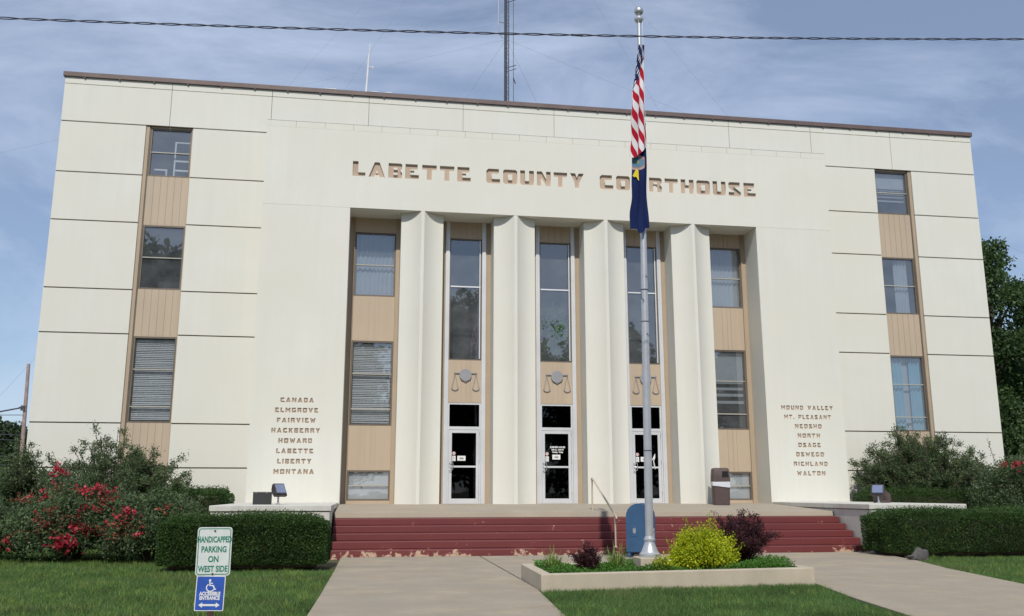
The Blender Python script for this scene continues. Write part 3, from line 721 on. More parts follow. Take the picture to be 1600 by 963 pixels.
    if bi == 2:
        # white looped ribbon hung at the middle of the glass
        rb = MB(); cxr, zr = cx+0.12, 2.30
        for s in (-1, 1):
            rb.tube([(cxr, y0, zr), (cxr+s*0.07, y0-0.02, zr+0.07), (cxr+s*0.13, y0-0.01, zr+0.20), (cxr+s*0.12, y0, zr+0.10), (cxr+s*0.08, y0-0.01, zr)], [0.012, 0.02, 0.012, 0.02, 0.014], 6)
            rb.tube([(cxr+s*0.08, y0-0.01, zr), (cxr+s*0.10, y0-0.01, zr-0.12), (cxr+s*0.13, y0, zr-0.24)], [0.014, 0.02, 0.01], 6)
        rb.build('ribbon', M['white'], do, smooth=True)

# ------------------------------------------------------------------ entrance steps, landing and cheek pedestals
ST = thing('entrance_steps', 'wide flight of worn red painted steps below a bare concrete landing', 'steps', (0, -5, 0))
SX = 6.225
lp = MB()
prof = [(FY+0.1, 1.062), (PY, 1.056), (-4.38, 0.92), (-4.41, 0.80), (-4.40, 0.79), (FY+0.1, 0.79)]
lp.prism([(y, z) for y, z in prof], -SX, SX, 'x')
lp.build('landing', M['concrete'], ST, bevel=0.012)
fr_ = [-4.71, -5.00, -5.32, -5.63, -5.97]; tz = [0.79, 0.635, 0.48, 0.325, 0.16]
for k in range(5):
    yb = -4.30 if k == 0 else fr_[k-1]-0.0
    z0 = tz[k+1]-0.0 if k < 4 else -0.05
    s = MB(); s.box(-SX, SX, fr_[k], -4.3, z0 if k == 4 else tz[k+1]+0.001, tz[k]-0.001)
    s.build('step', M['red_low'] if k == 4 else M['red'], ST, bevel=0.014)
for sgn, lab in ((-1, 'pale concrete pedestal left of the red steps with two dark lighting boxes on it'), (1, 'pale concrete pedestal right of the red steps with one floodlight on it')):
    a, b = sorted((sgn*6.24, sgn*8.77))
    P = thing('pedestal', lab, 'pedestal', (sgn*7.5, -3.5, 0), 'cheek pedestals beside the steps')
    MB().box(a+0.03, b-0.03, -6.08, PY-0.004, -0.05, 0.975).build('base', M['pedestal'], P, bevel=0.01)
    MB().box(a, b, -6.11, PY-0.004, 0.99, 1.11).build('cap', M['pedestal'], P, bevel=0.012)
    MB().box(a+0.05, b-0.05, -6.06, PY-0.01, 0.974, 0.991).build('joint', M['sealant'], P)

# handrail
HR = thing('handrail', 'thin pale pipe handrail running down the middle of the red steps', 'handrail', (0.15, -4.6, 0.16))
rx = 0.15
r = MB(); r.tube([(rx, -3.55, 1.70), (rx, -3.62, 1.735), (rx, -3.75, 1.69), (rx, -5.80, 0.84), (rx, -5.86, 0.79)], 0.021, 10)
r.build('rail', M['rail'], HR, smooth=True)
for y, z0, z1 in ((-3.60, 0.93, 1.72), (-5.72, 0.155, 0.87)):
    p = MB(); p.tube([(rx, y, z0), (rx, y, z1)], 0.021, 10); p.lathe([(0.045, 0), (0.045, 0.012), (0.03, 0.02)], (rx, y, z0+0.004), 14)
    p.build('post', M['rail'], HR, smooth=True)

# ------------------------------------------------------------------ litter bin on the landing
BX, BY = 4.44, -1.45; BZ = 1.035
TB = thing('litter_bin', 'brown plastic litter bin with square opening and white liner on the landing', 'trash can', (BX, BY, BZ))
def rrect(w, d, r, n=5):
    pts = []
    for sx, sy, a0 in ((1, 1, 0), (-1, 1, 90), (-1, -1, 180), (1, -1, 270)):
        for i in range(n+1):
            t = R(a0+90*i/n); pts.append((sx*(w/2-r)+r*math.cos(t), sy*(d/2-r)+r*math.sin(t)))
    return pts
def loft(mb, secs, close=True):
    n = len(secs[0]); vs = [p for s in secs for p in s]
    fs = [(i*n+k, i*n+(k+1) % n, (i+1)*n+(k+1) % n, (i+1)*n+k) for i in range(len(secs)-1) for k in range(n)]
    if close: fs += [tuple(range(n-1, -1, -1)), tuple(range((len(secs)-1)*n, len(secs)*n))]
    mb.raw(vs, fs)
from mathutils import Matrix
def bin_sec(w, d, z, r=0.06): return [(x, y, z) for x, y in rrect(w, d, r)]
bxf = Matrix.Translation((BX, BY, BZ)) @ Matrix.Rotation(R(-14), 4, 'Z')
b = MB(); loft(b, [bin_sec(0.44, 0.44, 0.0), bin_sec(0.48, 0.48, 0.62)]); b.build('body', M['bin'], TB, smooth=True, xf=bxf)
b = MB(); loft(b, [bin_sec(0.47, 0.47, 0.625), bin_sec(0.50, 0.50, 0.64), bin_sec(0.49, 0.49, 0.78), bin_sec(0.455, 0.455, 0.98), bin_sec(0.42, 0.42, 1.01), bin_sec(0.36, 0.36, 1.025)])
hd = b.build('lid', M['bin'], TB, smooth=True, xf=bxf)
b = MB(); b.raw([(0.02, -0.2405, 0.76), (0.20, -0.2405, 0.76), (0.19, -0.2305, 0.93), (0.03, -0.2305, 0.93), (0.02, -0.20, 0.76), (0.20, -0.20, 0.76), (0.19, -0.20, 0.93), (0.03, -0.20, 0.93)],
                [(0, 1, 2, 3), (0, 4, 5, 1), (1, 5, 6, 2), (2, 6, 7, 3), (3, 7, 4, 0)])
for v in range(4): pass
b.v = [(x, y-0.006, z) for x, y, z in b.v]
b.build('opening', M['black'], hd, xf=bxf)
bag = MB(); rr = rrect(0.505, 0.505, 0.06, 6); n = len(rr); secs = []
for j, z in enumerate((0.64, 0.60, 0.55, 0.50)):
    s = []
    for k, (x, y) in enumerate(rr):
        front = max(0, -y)/0.25
        zz = 0.64-(0.64-z)*(0.45+0.75*front*(0.75+0.25*math.sin(x*9+0.6)))+0.006*math.sin(k*2.1+j)
        e = 1+0.014*math.sin(k*1.9+j*1.3)+0.006*j
        s.append((x*e, y*e, zz))
    secs.append(s)
loft(bag, secs, False); bag.build('liner', M['bag'], TB, smooth=True, xf=bxf)

# ------------------------------------------------------------------ mailbox in front of the steps
MX, MYY = 0.44, -6.75
MBX = thing('mailbox', 'blue round topped street mailbox at the foot of the steps behind the flagpole', 'mailbox', (MX, MYY, 0.016))
mxf = Matrix.Translation((MX, MYY, 0.016)) @ Matrix.Rotation(R(-24), 4, 'Z')
# arch profile lies in local XZ, extruded along local Y (front face at y=-0.27 looks towards the lawn)
def arch(w, h0, h1, n=12):
    return [(-w/2, h0), (w/2, h0)] + [(w/2*math.cos(t), h1-w/2+w/2*math.sin(t)) for t in [math.pi*i/n for i in range(n+1)]]
m_ = MB(); m_.prism(arch(0.53, 0.10, 1.12), -0.31, 0.31, 'y'); bo = m_.build('body', M['mail'], MBX, smooth=True, bevel=0.008, xf=mxf)
m_ = MB(); m_.prism(arch(0.56, 0.12, 1.135), -0.325, -0.302, 'y'); m_.prism(arch(0.56, 0.12, 1.135), 0.302, 0.325, 'y'); m_.build('rim', M['mail'], bo, smooth=True, xf=mxf)
for sx in (-1, 1):
    for sy in (-1, 1):
        m_ = MB(); m_.box(sx*0.23-0.03, sx*0.23+0.03, sy*0.27-0.03, sy*0.27+0.03, 0.0, 0.115); m_.build('leg', M['mail'], MBX, xf=mxf)
m_ = MB(); m_.box(-0.17, -0.03, -0.332, -0.326, 0.44, 0.66); pl = m_.build('access_plate', M['mail'], MBX, bevel=0.003, xf=mxf)
m_ = MB(); m_.prism([(-0.10+0.035*math.cos(t), 0.56+0.06*math.sin(t)) for t in [2*math.pi*i/16 for i in range(16)]], -0.337, -0.3325, 'y'); m_.build('lock', M['steel'], pl, xf=mxf)
m_ = MB(); m_.box(0.2655, 0.2685, -0.27, 0.20, 0.40, 0.60); dc = m_.build('emblem_panel', M['white'], MBX, xf=mxf)
ey = [(-0.17, 0.56), (-0.02, 0.56), (0.11, 0.53), (0.16, 0.50), (0.05, 0.505), (-0.02, 0.47), (-0.11, 0.44), (-0.15, 0.43), (-0.10, 0.48), (-0.13, 0.52)]
m_ = MB(); m_.raw([(0.2705, a-0.03, z) for a, z in ey], [tuple(range(len(ey)))]); m_.build('eagle_mark', M['logo_blue'], dc, xf=mxf)

# ------------------------------------------------------------------ planter, flagpole and what grows around it
PL = thing('planter', 'low beige concrete planter wall round the flagpole bed', 'planter', (-0.8, -12.1, 0))
FLc, FRc, BRc, BLc = Vector((-3.02, -13.21, 0)), Vector((1.385, -12.72, 0)), Vector((1.37, -10.95, 0)), Vector((-2.98, -11.25, 0))
wt = 0.17
def inset(p, dx, dy): return Vector((p.x+dx, p.y+dy, 0))
IN = [inset(FLc, wt, wt+0.02), inset(FRc, -wt, wt-0.02), inset(BRc, -wt, -wt), inset(BLc, wt, -wt)]
OUT = [FLc, FRc, BRc, BLc]
mb = MB(); zt = 0.245
vs = [(p.x, p.y, -0.05) for p in OUT] + [(p.x, p.y, zt) for p in OUT] + [(p.x, p.y, zt) for p in IN] + [(p.x, p.y, -0.05) for p in IN]
fs = []
for i in range(4):
    j = (i+1) % 4
    fs += [(i, j, j+4, i+4), (i+4, j+4, j+8, i+8), (i+8, j+8, j+12, i+12), (i+12, j+12, j, i)]
mb.raw(vs, fs); mb.build('wall', M['planter'], PL, bevel=0.012)
mb = MB(); mb.raw([(p.x, p.y, 0.16) for p in IN], [(0, 1, 2, 3)]); mb.build('soil', M['soil'], PL)

FPX, FPY = -1.00, -11.90
LEAN = 0.0098
FP = thing('flagpole', 'tall silver flagpole with ball finial rising from the planter', 'flagpole', (FPX, FPY, 0.16))
FP.rotation_euler = (0, LEAN, 0)
b = MB(); b.box(FPX-0.22, FPX+0.22, FPY-0.22, FPY+0.22, 0.10, 0.375); b.build('footing', M['planter'], FP, bevel=0.015)
b = MB(); b.lathe([(0.165, 0.376), (0.17, 0.40), (0.165, 0.43), (0.14, 0.445), (0.13, 0.47), (0.105, 0.53), (0.085, 0.58), (0.08, 0.62), (0.092, 0.63), (0.092, 0.66), (0.076, 0.67), (0.07, 0.70)], (FPX, FPY, 0), 28)
b.build('flared_base', M['pole'], FP, smooth=True)
b = MB(); b.lathe([(0.066, 0.69), (0.064, 2.5), (0.060, 4.2), (0.052, 5.8), (0.045, 7.5), (0.036, 9.0), (0.032, 9.72)], (FPX, FPY, 0), 24)
b.build('pole', M['pole'], FP, smooth=True)
b = MB()
for z in (2.05, 4.20, 4.75): b.lathe([(0.0645 if z > 3 else 0.069, z), (0.0655 if z > 3 else 0.07, z+0.008), (0.0645 if z > 3 else 0.069, z+0.016)], (FPX, FPY, 0), 24)
b.build('pole_joint', M['tower'], FP)
b = MB(); b.tube([(FPX-0.03, FPY-0.068, 4.55), (FPX-0.085, FPY-0.09, 4.60), (FPX-0.085, FPY-0.09, 4.70)], 0.008, 6); b.tube([(FPX+0.01, FPY-0.068, 4.0), (FPX+0.05, FPY-0.085, 3.95)], 0.007, 6)
b.tube([(FPX+0.01, FPY-0.06, 5.0), (FPX+0.045, FPY-0.08, 4.96)], 0.007, 6)
b.build('cleat', M['tower'], FP)
b = MB(); b.lathe([(0.03, 9.70), (0.075, 9.74), (0.085, 9.77), (0.085, 9.80), (0.045, 9.83), (0.03, 9.86)], (FPX, FPY, 0), 20); b.build('truck', M['pole'], FP, smooth=True)
b = MB(); b.sphere((FPX, FPY, 9.94), 0.085); b.build('ball', M['steel'], FP, smooth=True)
b = MB(); b.tube([(FPX+0.05, FPY-0.05, 9.76), (FPX+0.062, FPY-0.045, 8.0), (FPX+0.075, FPY-0.04, 5.9)], 0.004, 5); b.tube([(FPX-0.03, FPY-0.06, 9.76), (FPX-0.03, FPY-0.06, 9.25)], 0.004, 5)
b.build('halyard', M['white'], FP)

def flag_mat(kind):
    m, n, bs = new_mat(kind); bs.inputs['Roughness'].default_value = 0.8; bs.inputs['Specular IOR Level'].default_value = 0.1
    uv = n.nodes.new('ShaderNodeUVMap'); sp = n.nodes.new('ShaderNodeSeparateXYZ'); n.links.new(uv.outputs[0], sp.inputs[0])
    def math_(op, a, b=None):
        x = n.nodes.new('ShaderNodeMath'); x.operation = op
        for i, v in enumerate((a, b)):
            if v is None: continue
            if isinstance(v, (int, float)): x.inputs[i].default_value = v
            else: n.links.new(v, x.inputs[i])
        return x.outputs[0]
    def mixc(f, c1, c2):
        x = n.nodes.new('ShaderNodeMixRGB'); n.links.new(f, x.inputs['Fac'])
        for k, c in (('Color1', c1), ('Color2', c2)):
            if isinstance(c, tuple): x.inputs[k].default_value = (*c, 1)
            else: n.links.new(c, x.inputs[k])
        return x.outputs['Color']
    U, V = sp.outputs['X'], sp.outputs['Y']
    if kind == 'striped_flag_cloth':
        s = math_('MODULO', math_('FLOOR', math_('MULTIPLY', V, 13.0)), 2.0)
        stripes = mixc(s, (0.40, 0.012, 0.03), (0.68, 0.68, 0.70))
        can = math_('MULTIPLY', math_('LESS_THAN', U, 0.40), math_('LESS_THAN', V, 7/13))
        # stars: a grid of dots in the canton
        du = math_('SUBTRACT', math_('FRACT', math_('MULTIPLY', U, 15.0)), 0.5); dv = math_('SUBTRACT', math_('FRACT', math_('MULTIPLY', V, 9.0)), 0.5)
        dist = math_('ADD', math_('MULTIPLY', du, du), math_('MULTIPLY', dv, dv))
        canc = mixc(math_('LESS_THAN', dist, 0.07), (0.012, 0.022, 0.085), (0.66, 0.66, 0.70))
        col = mixc(can, stripes, canc)
    else:
        du = math_('SUBTRACT', U, 0.10); dv = math_('SUBTRACT', V, 0.74)
        rr2 = math_('SQRT', math_('ADD', math_('MULTIPLY', du, du), math_('MULTIPLY', dv, dv)))
        col = mixc(math_('LESS_THAN', rr2, 0.150), (0.012, 0.022, 0.085), (0.42, 0.30, 0.28))
        col = mixc(math_('LESS_THAN', rr2, 0.115), col, (0.26, 0.20, 0.19))
        col = mixc(math_('LESS_THAN', rr2, 0.095), col, (0.10, 0.22, 0.33))
        col = mixc(math_('LESS_THAN', rr2, 0.04), col, (0.30, 0.33, 0.12))
    n.links.new(col, bs.inputs['Base Color'])
    return m
def flag_point(a, b, top, drop, l0, l1, r1, front, amp, seed, hem):
    """windless flag gathered against the pole: a runs across the bundle of folds, b from the halyard clip down to the hem"""
    left = l0+(l1-l0)*min(1, b*1.5)**0.8 + 0.016*math.sin(b*9+seed)*b + 0.010*math.sin(b*23+seed*2)*b
    right = r1 + 0.010*math.sin(b*7+seed*3)
    x = left+(right-left)*(a+0.055*math.sin(a*math.pi*5+b*2.5+seed)*min(1, b*3))
    y = -front - amp*(0.35+0.65*min(1, b*2))*(0.5+0.5*math.sin(a*math.pi*4.4+seed+b*2.2)) - 0.02*math.sin(b*12+a*3) - 0.05*math.sin(math.pi*a)*min(1, b*2)
    z = top - drop*b + hem(a)*b**3
    return (FPX+LEAN*(z-0.16)+x, FPY+y, z)
def flag(name, label, m, args, uvf):
    nu, nv = 48, 110; vs = []; uvs = []
    for i in range(nu+1):
        for j in range(nv+1):
            vs.append(flag_point(i/nu, j/nv, *args)); uvs.append(uvf(i/nu, j/nv))
    n1 = nv+1
    fs = [(i*n1+j, i*n1+j+1, (i+1)*n1+j+1, (i+1)*n1+j) for i in range(nu) for j in range(nv)]
    me = D.meshes.new(name); me.from_pydata(vs, [], fs); me.update()
    ul = me.uv_layers.new(name='UVMap')
    for lp_ in me.loops: ul.data[lp_.index].uv = uvs[lp_.vertex_index]
    for p in me.polygons: p.use_smooth = True
    o = link_mesh(name, me, m, None, (FPX, FPY, args[0]))
    return tag(o, label, 'flag', 'flags on the flagpole')
flag('flag', 'red and white striped flag with blue canton hanging limp at the top of the pole', flag_mat('striped_flag_cloth'),
     (9.22, 2.12, -0.045, -0.245, 0.045, 0.10, 0.05, 0.6, lambda a: 0.42*max(0, a-0.55) - 0.03*math.sin(a*7)),
     lambda a, b: (b*1.15+(a-0.3)*0.45, max(0.001, 1.02*b+0.10-a*(0.12+0.42*b))))
A2 = (7.75, 2.02, -0.15, -0.225, 0.06, 0.066, 0.035, 2.2, lambda a: 0.16*abs(a-0.45)+0.02*math.sin(a*9))
f2 = flag('flag', 'dark navy state flag with round seal hanging limp below the striped flag', flag_mat('navy_seal_cloth'), A2, lambda a, b: (a*0.28, b*2.0))
pts_ = []
for gx, gz in G['A'][1][0]:
    q = flag_point(0.06+0.026*gx+0.006*gz, 0.50-0.0082*gz+0.006*gx, *A2); pts_.append((q[0], q[1]-0.035, q[2]))
MB().raw(pts_, [tuple(range(len(pts_)))]).build('flag_letter', M['yellow'], f2)

# ------------------------------------------------------------------ sign
SGX, SGY = -6.945, -17.0
SG = thing('sign_post', 'pair of parking and accessible entrance signs on a rusty post in the left lawn', 'sign', (SGX, SGY, 0))
b = MB(); b.box(SGX-0.028, SGX+0.028, SGY+0.004, SGY+0.03, -0.2, 1.03); b.build('post', M['rust'], SG)
def rr_poly(cx, cz, w, h, r, n=5): return [(cx+x, cz+y) for x, y in rrect(w, h, r, n)]
cz = 0.838; w, h = 0.322, 0.452
sp = MB().prism(rr_poly(SGX, cz, w, h, 0.03), SGY-0.002, SGY+0.001, 'y').build('parking_sign', M['sign_white'], SG)
me = shift_mesh(poly_curve_mesh([rr_poly(SGX, cz, w-0.022, h-0.022, 0.024), rr_poly(SGX, cz, w-0.036, h-0.036, 0.018)], 0.0008), dy=SGY-0.0036); link_mesh('border', me, M['green_ink'], sp)
for tx, z, sx in (('HANDICAPPED', 0.923, 0.60), ('PARKING', 0.831, 0.72), ('ON', 0.740, 0.80), ('WEST SIDE', 0.650, 0.72)):
    link_mesh('sign_text', shift_mesh(text_mesh(tx, 0.057, 0.0022, sx, 0.0008), SGX, SGY-0.0036, z), M['green_ink'], sp)
b = MB()
for z in (1.032, 0.632): b.lathe([(0.010, 0), (0.010, 0.004), (0.006, 0.006)], (0, 0, 0), 10); 
b = MB()
for z in (1.030, 0.630): b.tube([(SGX, SGY-0.003, z), (SGX, SGY-0.010, z)], 0.009, 8)
b.build('bolt', M['rust'], sp)
lx = SGX-0.012
axf = Matrix.Translation((lx, SGY, 0.452)) @ Matrix.Rotation(R(1.2), 4, 'Y')
s2 = MB().prism(rr_poly(0, 0, 0.268, 0.322, 0.012), -0.002, 0.001, 'y').build('accessible_sign', M['white'], SG, xf=axf)
MB().prism(rr_poly(0, 0, 0.252, 0.306, 0.008), -0.0034, -0.0026, 'y').build('blue_field', M['sign_blue'], s2, xf=axf)
def xmesh(me):
    me.transform(axf); return me
for tx, z, sx in (('ACCESSIBLE', -0.018, 0.80), ('ENTRANCE', -0.058, 0.80)):
    link_mesh('sign_text', xmesh(shift_mesh(text_mesh(tx, 0.033, 0.0022, sx, 0.0006), 0, -0.0044, z)), M['white'], s2)
b = MB(); arw = [(-0.098, -0.107), (-0.062, -0.083), (-0.062, -0.098), (0.062, -0.098), (0.062, -0.083), (0.098, -0.107), (0.062, -0.131), (0.062, -0.116), (-0.062, -0.116), (-0.062, -0.131)]
link_mesh('arrow', xmesh(shift_mesh(poly_curve_mesh([arw], 0.0006), dy=-0.0044)), M['white'], s2)
def ribbon(pts, wd):
    L_, R_ = [], []
    for i, p in enumerate(pts):
        a = Vector(pts[max(0, i-1)]); c = Vector(pts[min(len(pts)-1, i+1)]); d = (c-a).normalized(); nn = Vector((-d.y, d.x))*wd/2
        L_.append((p[0]+nn.x, p[1]+nn.y)); R_.append((p[0]-nn.x, p[1]-nn.y))
    return L_+R_[::-1]
for ct in ([[(-0.008+0.011*math.cos(t), 0.118+0.012*math.sin(t)) for t in [2*math.pi*i/14 for i in range(14)]]],
           [ribbon([(-0.008, 0.108), (-0.006, 0.072), (0.026, 0.070), (0.040, 0.036), (0.052, 0.040)], 0.013)],
           [ribbon([(-0.006, 0.092), (0.020, 0.090)], 0.010)],
           [ribbon([(-0.020, 0.082)] + [(0.0+0.036*math.cos(t), 0.052+0.034*math.sin(t)) for t in [R(140)+R(190)*i/14 for i in range(15)]], 0.010)]):
    link_mesh('wheelchair_symbol', xmesh(shift_mesh(poly_curve_mesh(ct, 0.0006), dy=-0.0044)), M['white'], s2)

# ------------------------------------------------------------------ floodlights and their boxes
def floodlight(x, y, z, yaw, label, tilt=35):
    T = thing('floodlight', label, 'floodlight', (x, y, z), 'floodlights on the pedestals')
    xf = Matrix.Translation((x, y, z)) @ Matrix.Rotation(R(yaw), 4, 'Z')
    b = MB(); b.lathe([(0.055, 0), (0.055, 0.02), (0.02, 0.03)], (0, 0, 0.001), 12); b.tube([(0, 0, 0.02), (0, 0, 0.20)], 0.022, 8); b.build('stand', M['white'] if False else M['steel'], T, xf=xf)
    hx = xf @ Matrix.Translation((0, 0, 0.33)) @ Matrix.Rotation(R(tilt), 4, 'X')
    b = MB(); loft(b, [[(sx*0.09, 0.14, sz*0.07) for sx, sz in ((-1, -1), (1, -1), (1, 1), (-1, 1))], [(sx*0.15, 0.0, sz*0.13) for sx, sz in ((-1, -1), (1, -1), (1, 1), (-1, 1))],
                       [(sx*0.155, -0.06, sz*0.135) for sx, sz in ((-1, -1), (1, -1), (1, 1), (-1, 1))]])
    b.build('housing', M['lamp'], T, bevel=0.008, xf=hx)
    b = MB(); b.box(-0.125, 0.125, -0.066, -0.061, -0.105, 0.105); b.build('reflector', M['reflector'], T, xf=hx)
    b = MB(); b.box(-0.13, 0.13, -0.072, -0.069, -0.11, 0.11); b.build('lens', M['lampglass'], T, xf=hx)
    b = MB(); b.box(-0.17, -0.156, -0.03, 0.03, -0.15, 0.02); b.box(0.156, 0.17, -0.03, 0.03, -0.15, 0.02); b.box(-0.17, 0.17, -0.03, 0.03, -0.164, -0.150); b.build('yoke', M['lamp'], T, xf=hx)
    return T
floodlight(-7.50, -4.55, 1.11, 45, 'dark square floodlight on the left pedestal beside the black box', -28)
floodlight(7.75, -4.0, 1.11, -42, 'floodlight with bright shining lens on the right pedestal', -28)
BB = thing('ballast_box', 'plain black rectangular box beside the floodlight on the left pedestal', 'box', (-7.85, -4.5, 1.11))
b = MB(); b.box(-8.06, -7.66, -4.62, -4.38, 1.112, 1.38); bb = b.build('case', M['box'], BB, bevel=0.006)
b = MB(); b.box(-8.07, -7.65, -4.63, -4.37, 1.382, 1.395); b.build('lid', M['lamp'], BB, bevel=0.003)
b = MB()
for x in (-7.99, -7.75): b.tube([(x, -4.632, 1.372), (x, -4.645, 1.372)], 0.012, 8)
b.build('latch', M['steel'], bb)
B2 = thing('ballast_box', 'low dark grey box standing just behind the floodlight on the right pedestal', 'box', (8.05, -3.7, 1.11))
b = MB(); b.prism([(7.86, 1.112), (8.24, 1.112), (8.24, 1.33), (8.12, 1.43), (7.98, 1.43), (7.86, 1.33)], -3.78, -3.55, 'y'); b.build('case', M['bin'], B2, bevel=0.008)
b = MB(); b.box(7.99, 8.11, -3.795, -3.782, 1.20, 1.28); b.build('cover_plate', M['lamp'], B2)
RK = MB(); rg = np.random.default_rng(4)
ico = []
RK.sphere((0, 0, 0), 1.0, 14, 9)
RK.v = [((p[0]*0.25*(1+0.25*math.sin(3*p[2]+p[1]*4)))*0.85 + 5.86, (p[1]*0.17*(1+0.2*math.sin(5*p[0]))) - 8.50, max(-0.05, p[2]*0.17*(1+0.55*p[0]+0.25*math.sin(6*p[0]+2))+0.06)) for p in RK.v]
tag(RK.build('rock', M['rock'], origin=(5.98, -8.5, 0)), 'jagged grey rock at the walk edge in front of the right hedge', 'rock')

# ------------------------------------------------------------------ vegetation builders
def leaves_obj(name, V, m, parent): return link_mesh(name, fast_mesh(name, V, 4), m, parent)

def hedge(name, label, x0, x1, y0, y1, h, n, group, seed, size=0.031):
    n = int(n*2.2)
    T = thing(name, label, 'hedge', ((x0+x1)/2, (y0+y1)/2, 0), group)
    r = np.random.default_rng(seed)
    lx, ly = x1-x0, y1-y0
    areas = np.array([lx*ly, lx*h, lx*h, ly*h, ly*h]); areas = areas/areas.sum()
    f = r.choice(5, n, p=areas); a, b = r.random(n), r.random(n); P = np.zeros((n, 3)); N = np.zeros((n, 3))
    def put(k, X, Y, Z, nn):
        s = f == k; P[s] = np.stack([X[s], Y[s], Z[s]], 1); N[s] = nn
    X = x0+a*lx; Yb = y0+b*ly; Zb = b*h; Ya = y0+a*ly
    put(0, X, Yb, np.full(n, h), (0, 0, 1)); put(1, X, np.full(n, y0), Zb, (0, -1, 0)); put(2, X, np.full(n, y1), Zb, (0, 1, 0))
    put(3, np.full(n, x0), Ya, Zb, (-1, 0, 0)); put(4, np.full(n, x1), Ya, Zb, (1, 0, 0))
    c = np.array([(x0+x1)/2, (y0+y1)/2, h/2]); half = np.array([lx/2, ly/2, h/2])
    q = (P-c)/half; rad = np.linalg.norm(np.abs(q)**6, axis=1)**(1/6)
    edge = np.clip(np.sort(np.abs(q), axis=1)[:, 1], 0, 1)
    P -= unit(q)*(0.20*edge**7)[:, None]                       # clipped but rounded edges
    P += N*(smooth_noise(P, 2.6, seed)*0.075 + smooth_noise(P, 9.0, seed+1)*0.045)[:, None]
    P -= N*(r.random((n, 1))**1.6*0.16)
    # stray shoots above the shears' cut
    S = np.where((f == 0) & (r.random(n) < 0.35))[0]; P[S, 2] += r.random(len(S))**2*0.11; N[S] = (0, 0, 1)
    V = leaf_verts(P, size, N, 0.45, 0.6)
    leaves_obj('foliage', V, M['L_hedge'], T)
    e = 0.20
    b_ = MB(); b_.box(x0+e, x1-e, y0+e, y1-e, 0.0, h-e); b_.build('branches', M['twig'], T, bevel=0.1)
    return T

def branchy(name, label, cat, base, nb, height, spread, droop, leaf_n, leaf_size, lm, bm, group=None, seed=1, twig=0.45, asp=0.55, minr=0.35, upright=0.6, flat=1.0, start=0.25):
    """shrub grown from many stems out of one base; leaves sit along side twigs so its outline is feathery"""
    T = thing(name, label, cat, base, group)
    r = np.random.default_rng(seed); mb = MB(); pts = []; dirs = []
    B = np.array(base)
    for i in range(nb):
        az = r.random()*2*math.pi; lean = r.random()**0.6
        L = height*(0.75+0.35*r.random())*(1-0.18*lean)
        out = np.array([math.cos(az), math.sin(az)*flat, 0])*spread*lean
        p0 = B + np.array([math.cos(az)*0.12, math.sin(az)*0.12, 0])*spread*0.5*r.random()
        ctrl = p0 + out*0.35 + np.array([0, 0, L*upright]); end = p0 + out*(0.9+0.2*r.random()) + np.array([0, 0, L*(1-droop*lean**2)])
        path = [(1-t)**2*p0 + 2*(1-t)*t*ctrl + t*t*end for t in np.linspace(0, 1, 9)]
        mb.tube(path, list(np.linspace(0.016, 0.004, 9)*height/1.8), 5, False)
        for k in range(8):
            t = start + (1-start)*(k+r.random())/8; p = (1-t)**2*p0 + 2*(1-t)*t*ctrl + t*t*end
            d = unit((r.normal(size=(1, 3))*np.array([1, 1, 0.7])+np.array([0, 0, 0.5])+out[None]/max(spread, .1)*0.6))[0]
            e = p + d*twig*(1.1-0.6*t)*(0.6+0.7*r.random())
            mb.tube([p, (p+e)/2+r.normal(size=3)*0.02, e], [0.006, 0.004, 0.002], 4, False)
            m_ = max(3, leaf_n//(nb*8)); s = r.random((m_, 1))
            pts.append(p + (e-p)*s + r.normal(size=(m_, 3))*leaf_size*0.9); dirs.append(np.repeat(d[None], m_, 0))
    mb.build('stems', bm, T)
    P = np.concatenate(pts); Dr = np.concatenate(dirs); P[:, 2] = np.maximum(P[:, 2], B[2]+0.02)
    leaves_obj('foliage', leaf_verts(P, leaf_size, Dr, 0.5, asp, 0.15), lm, T)
    return T, P

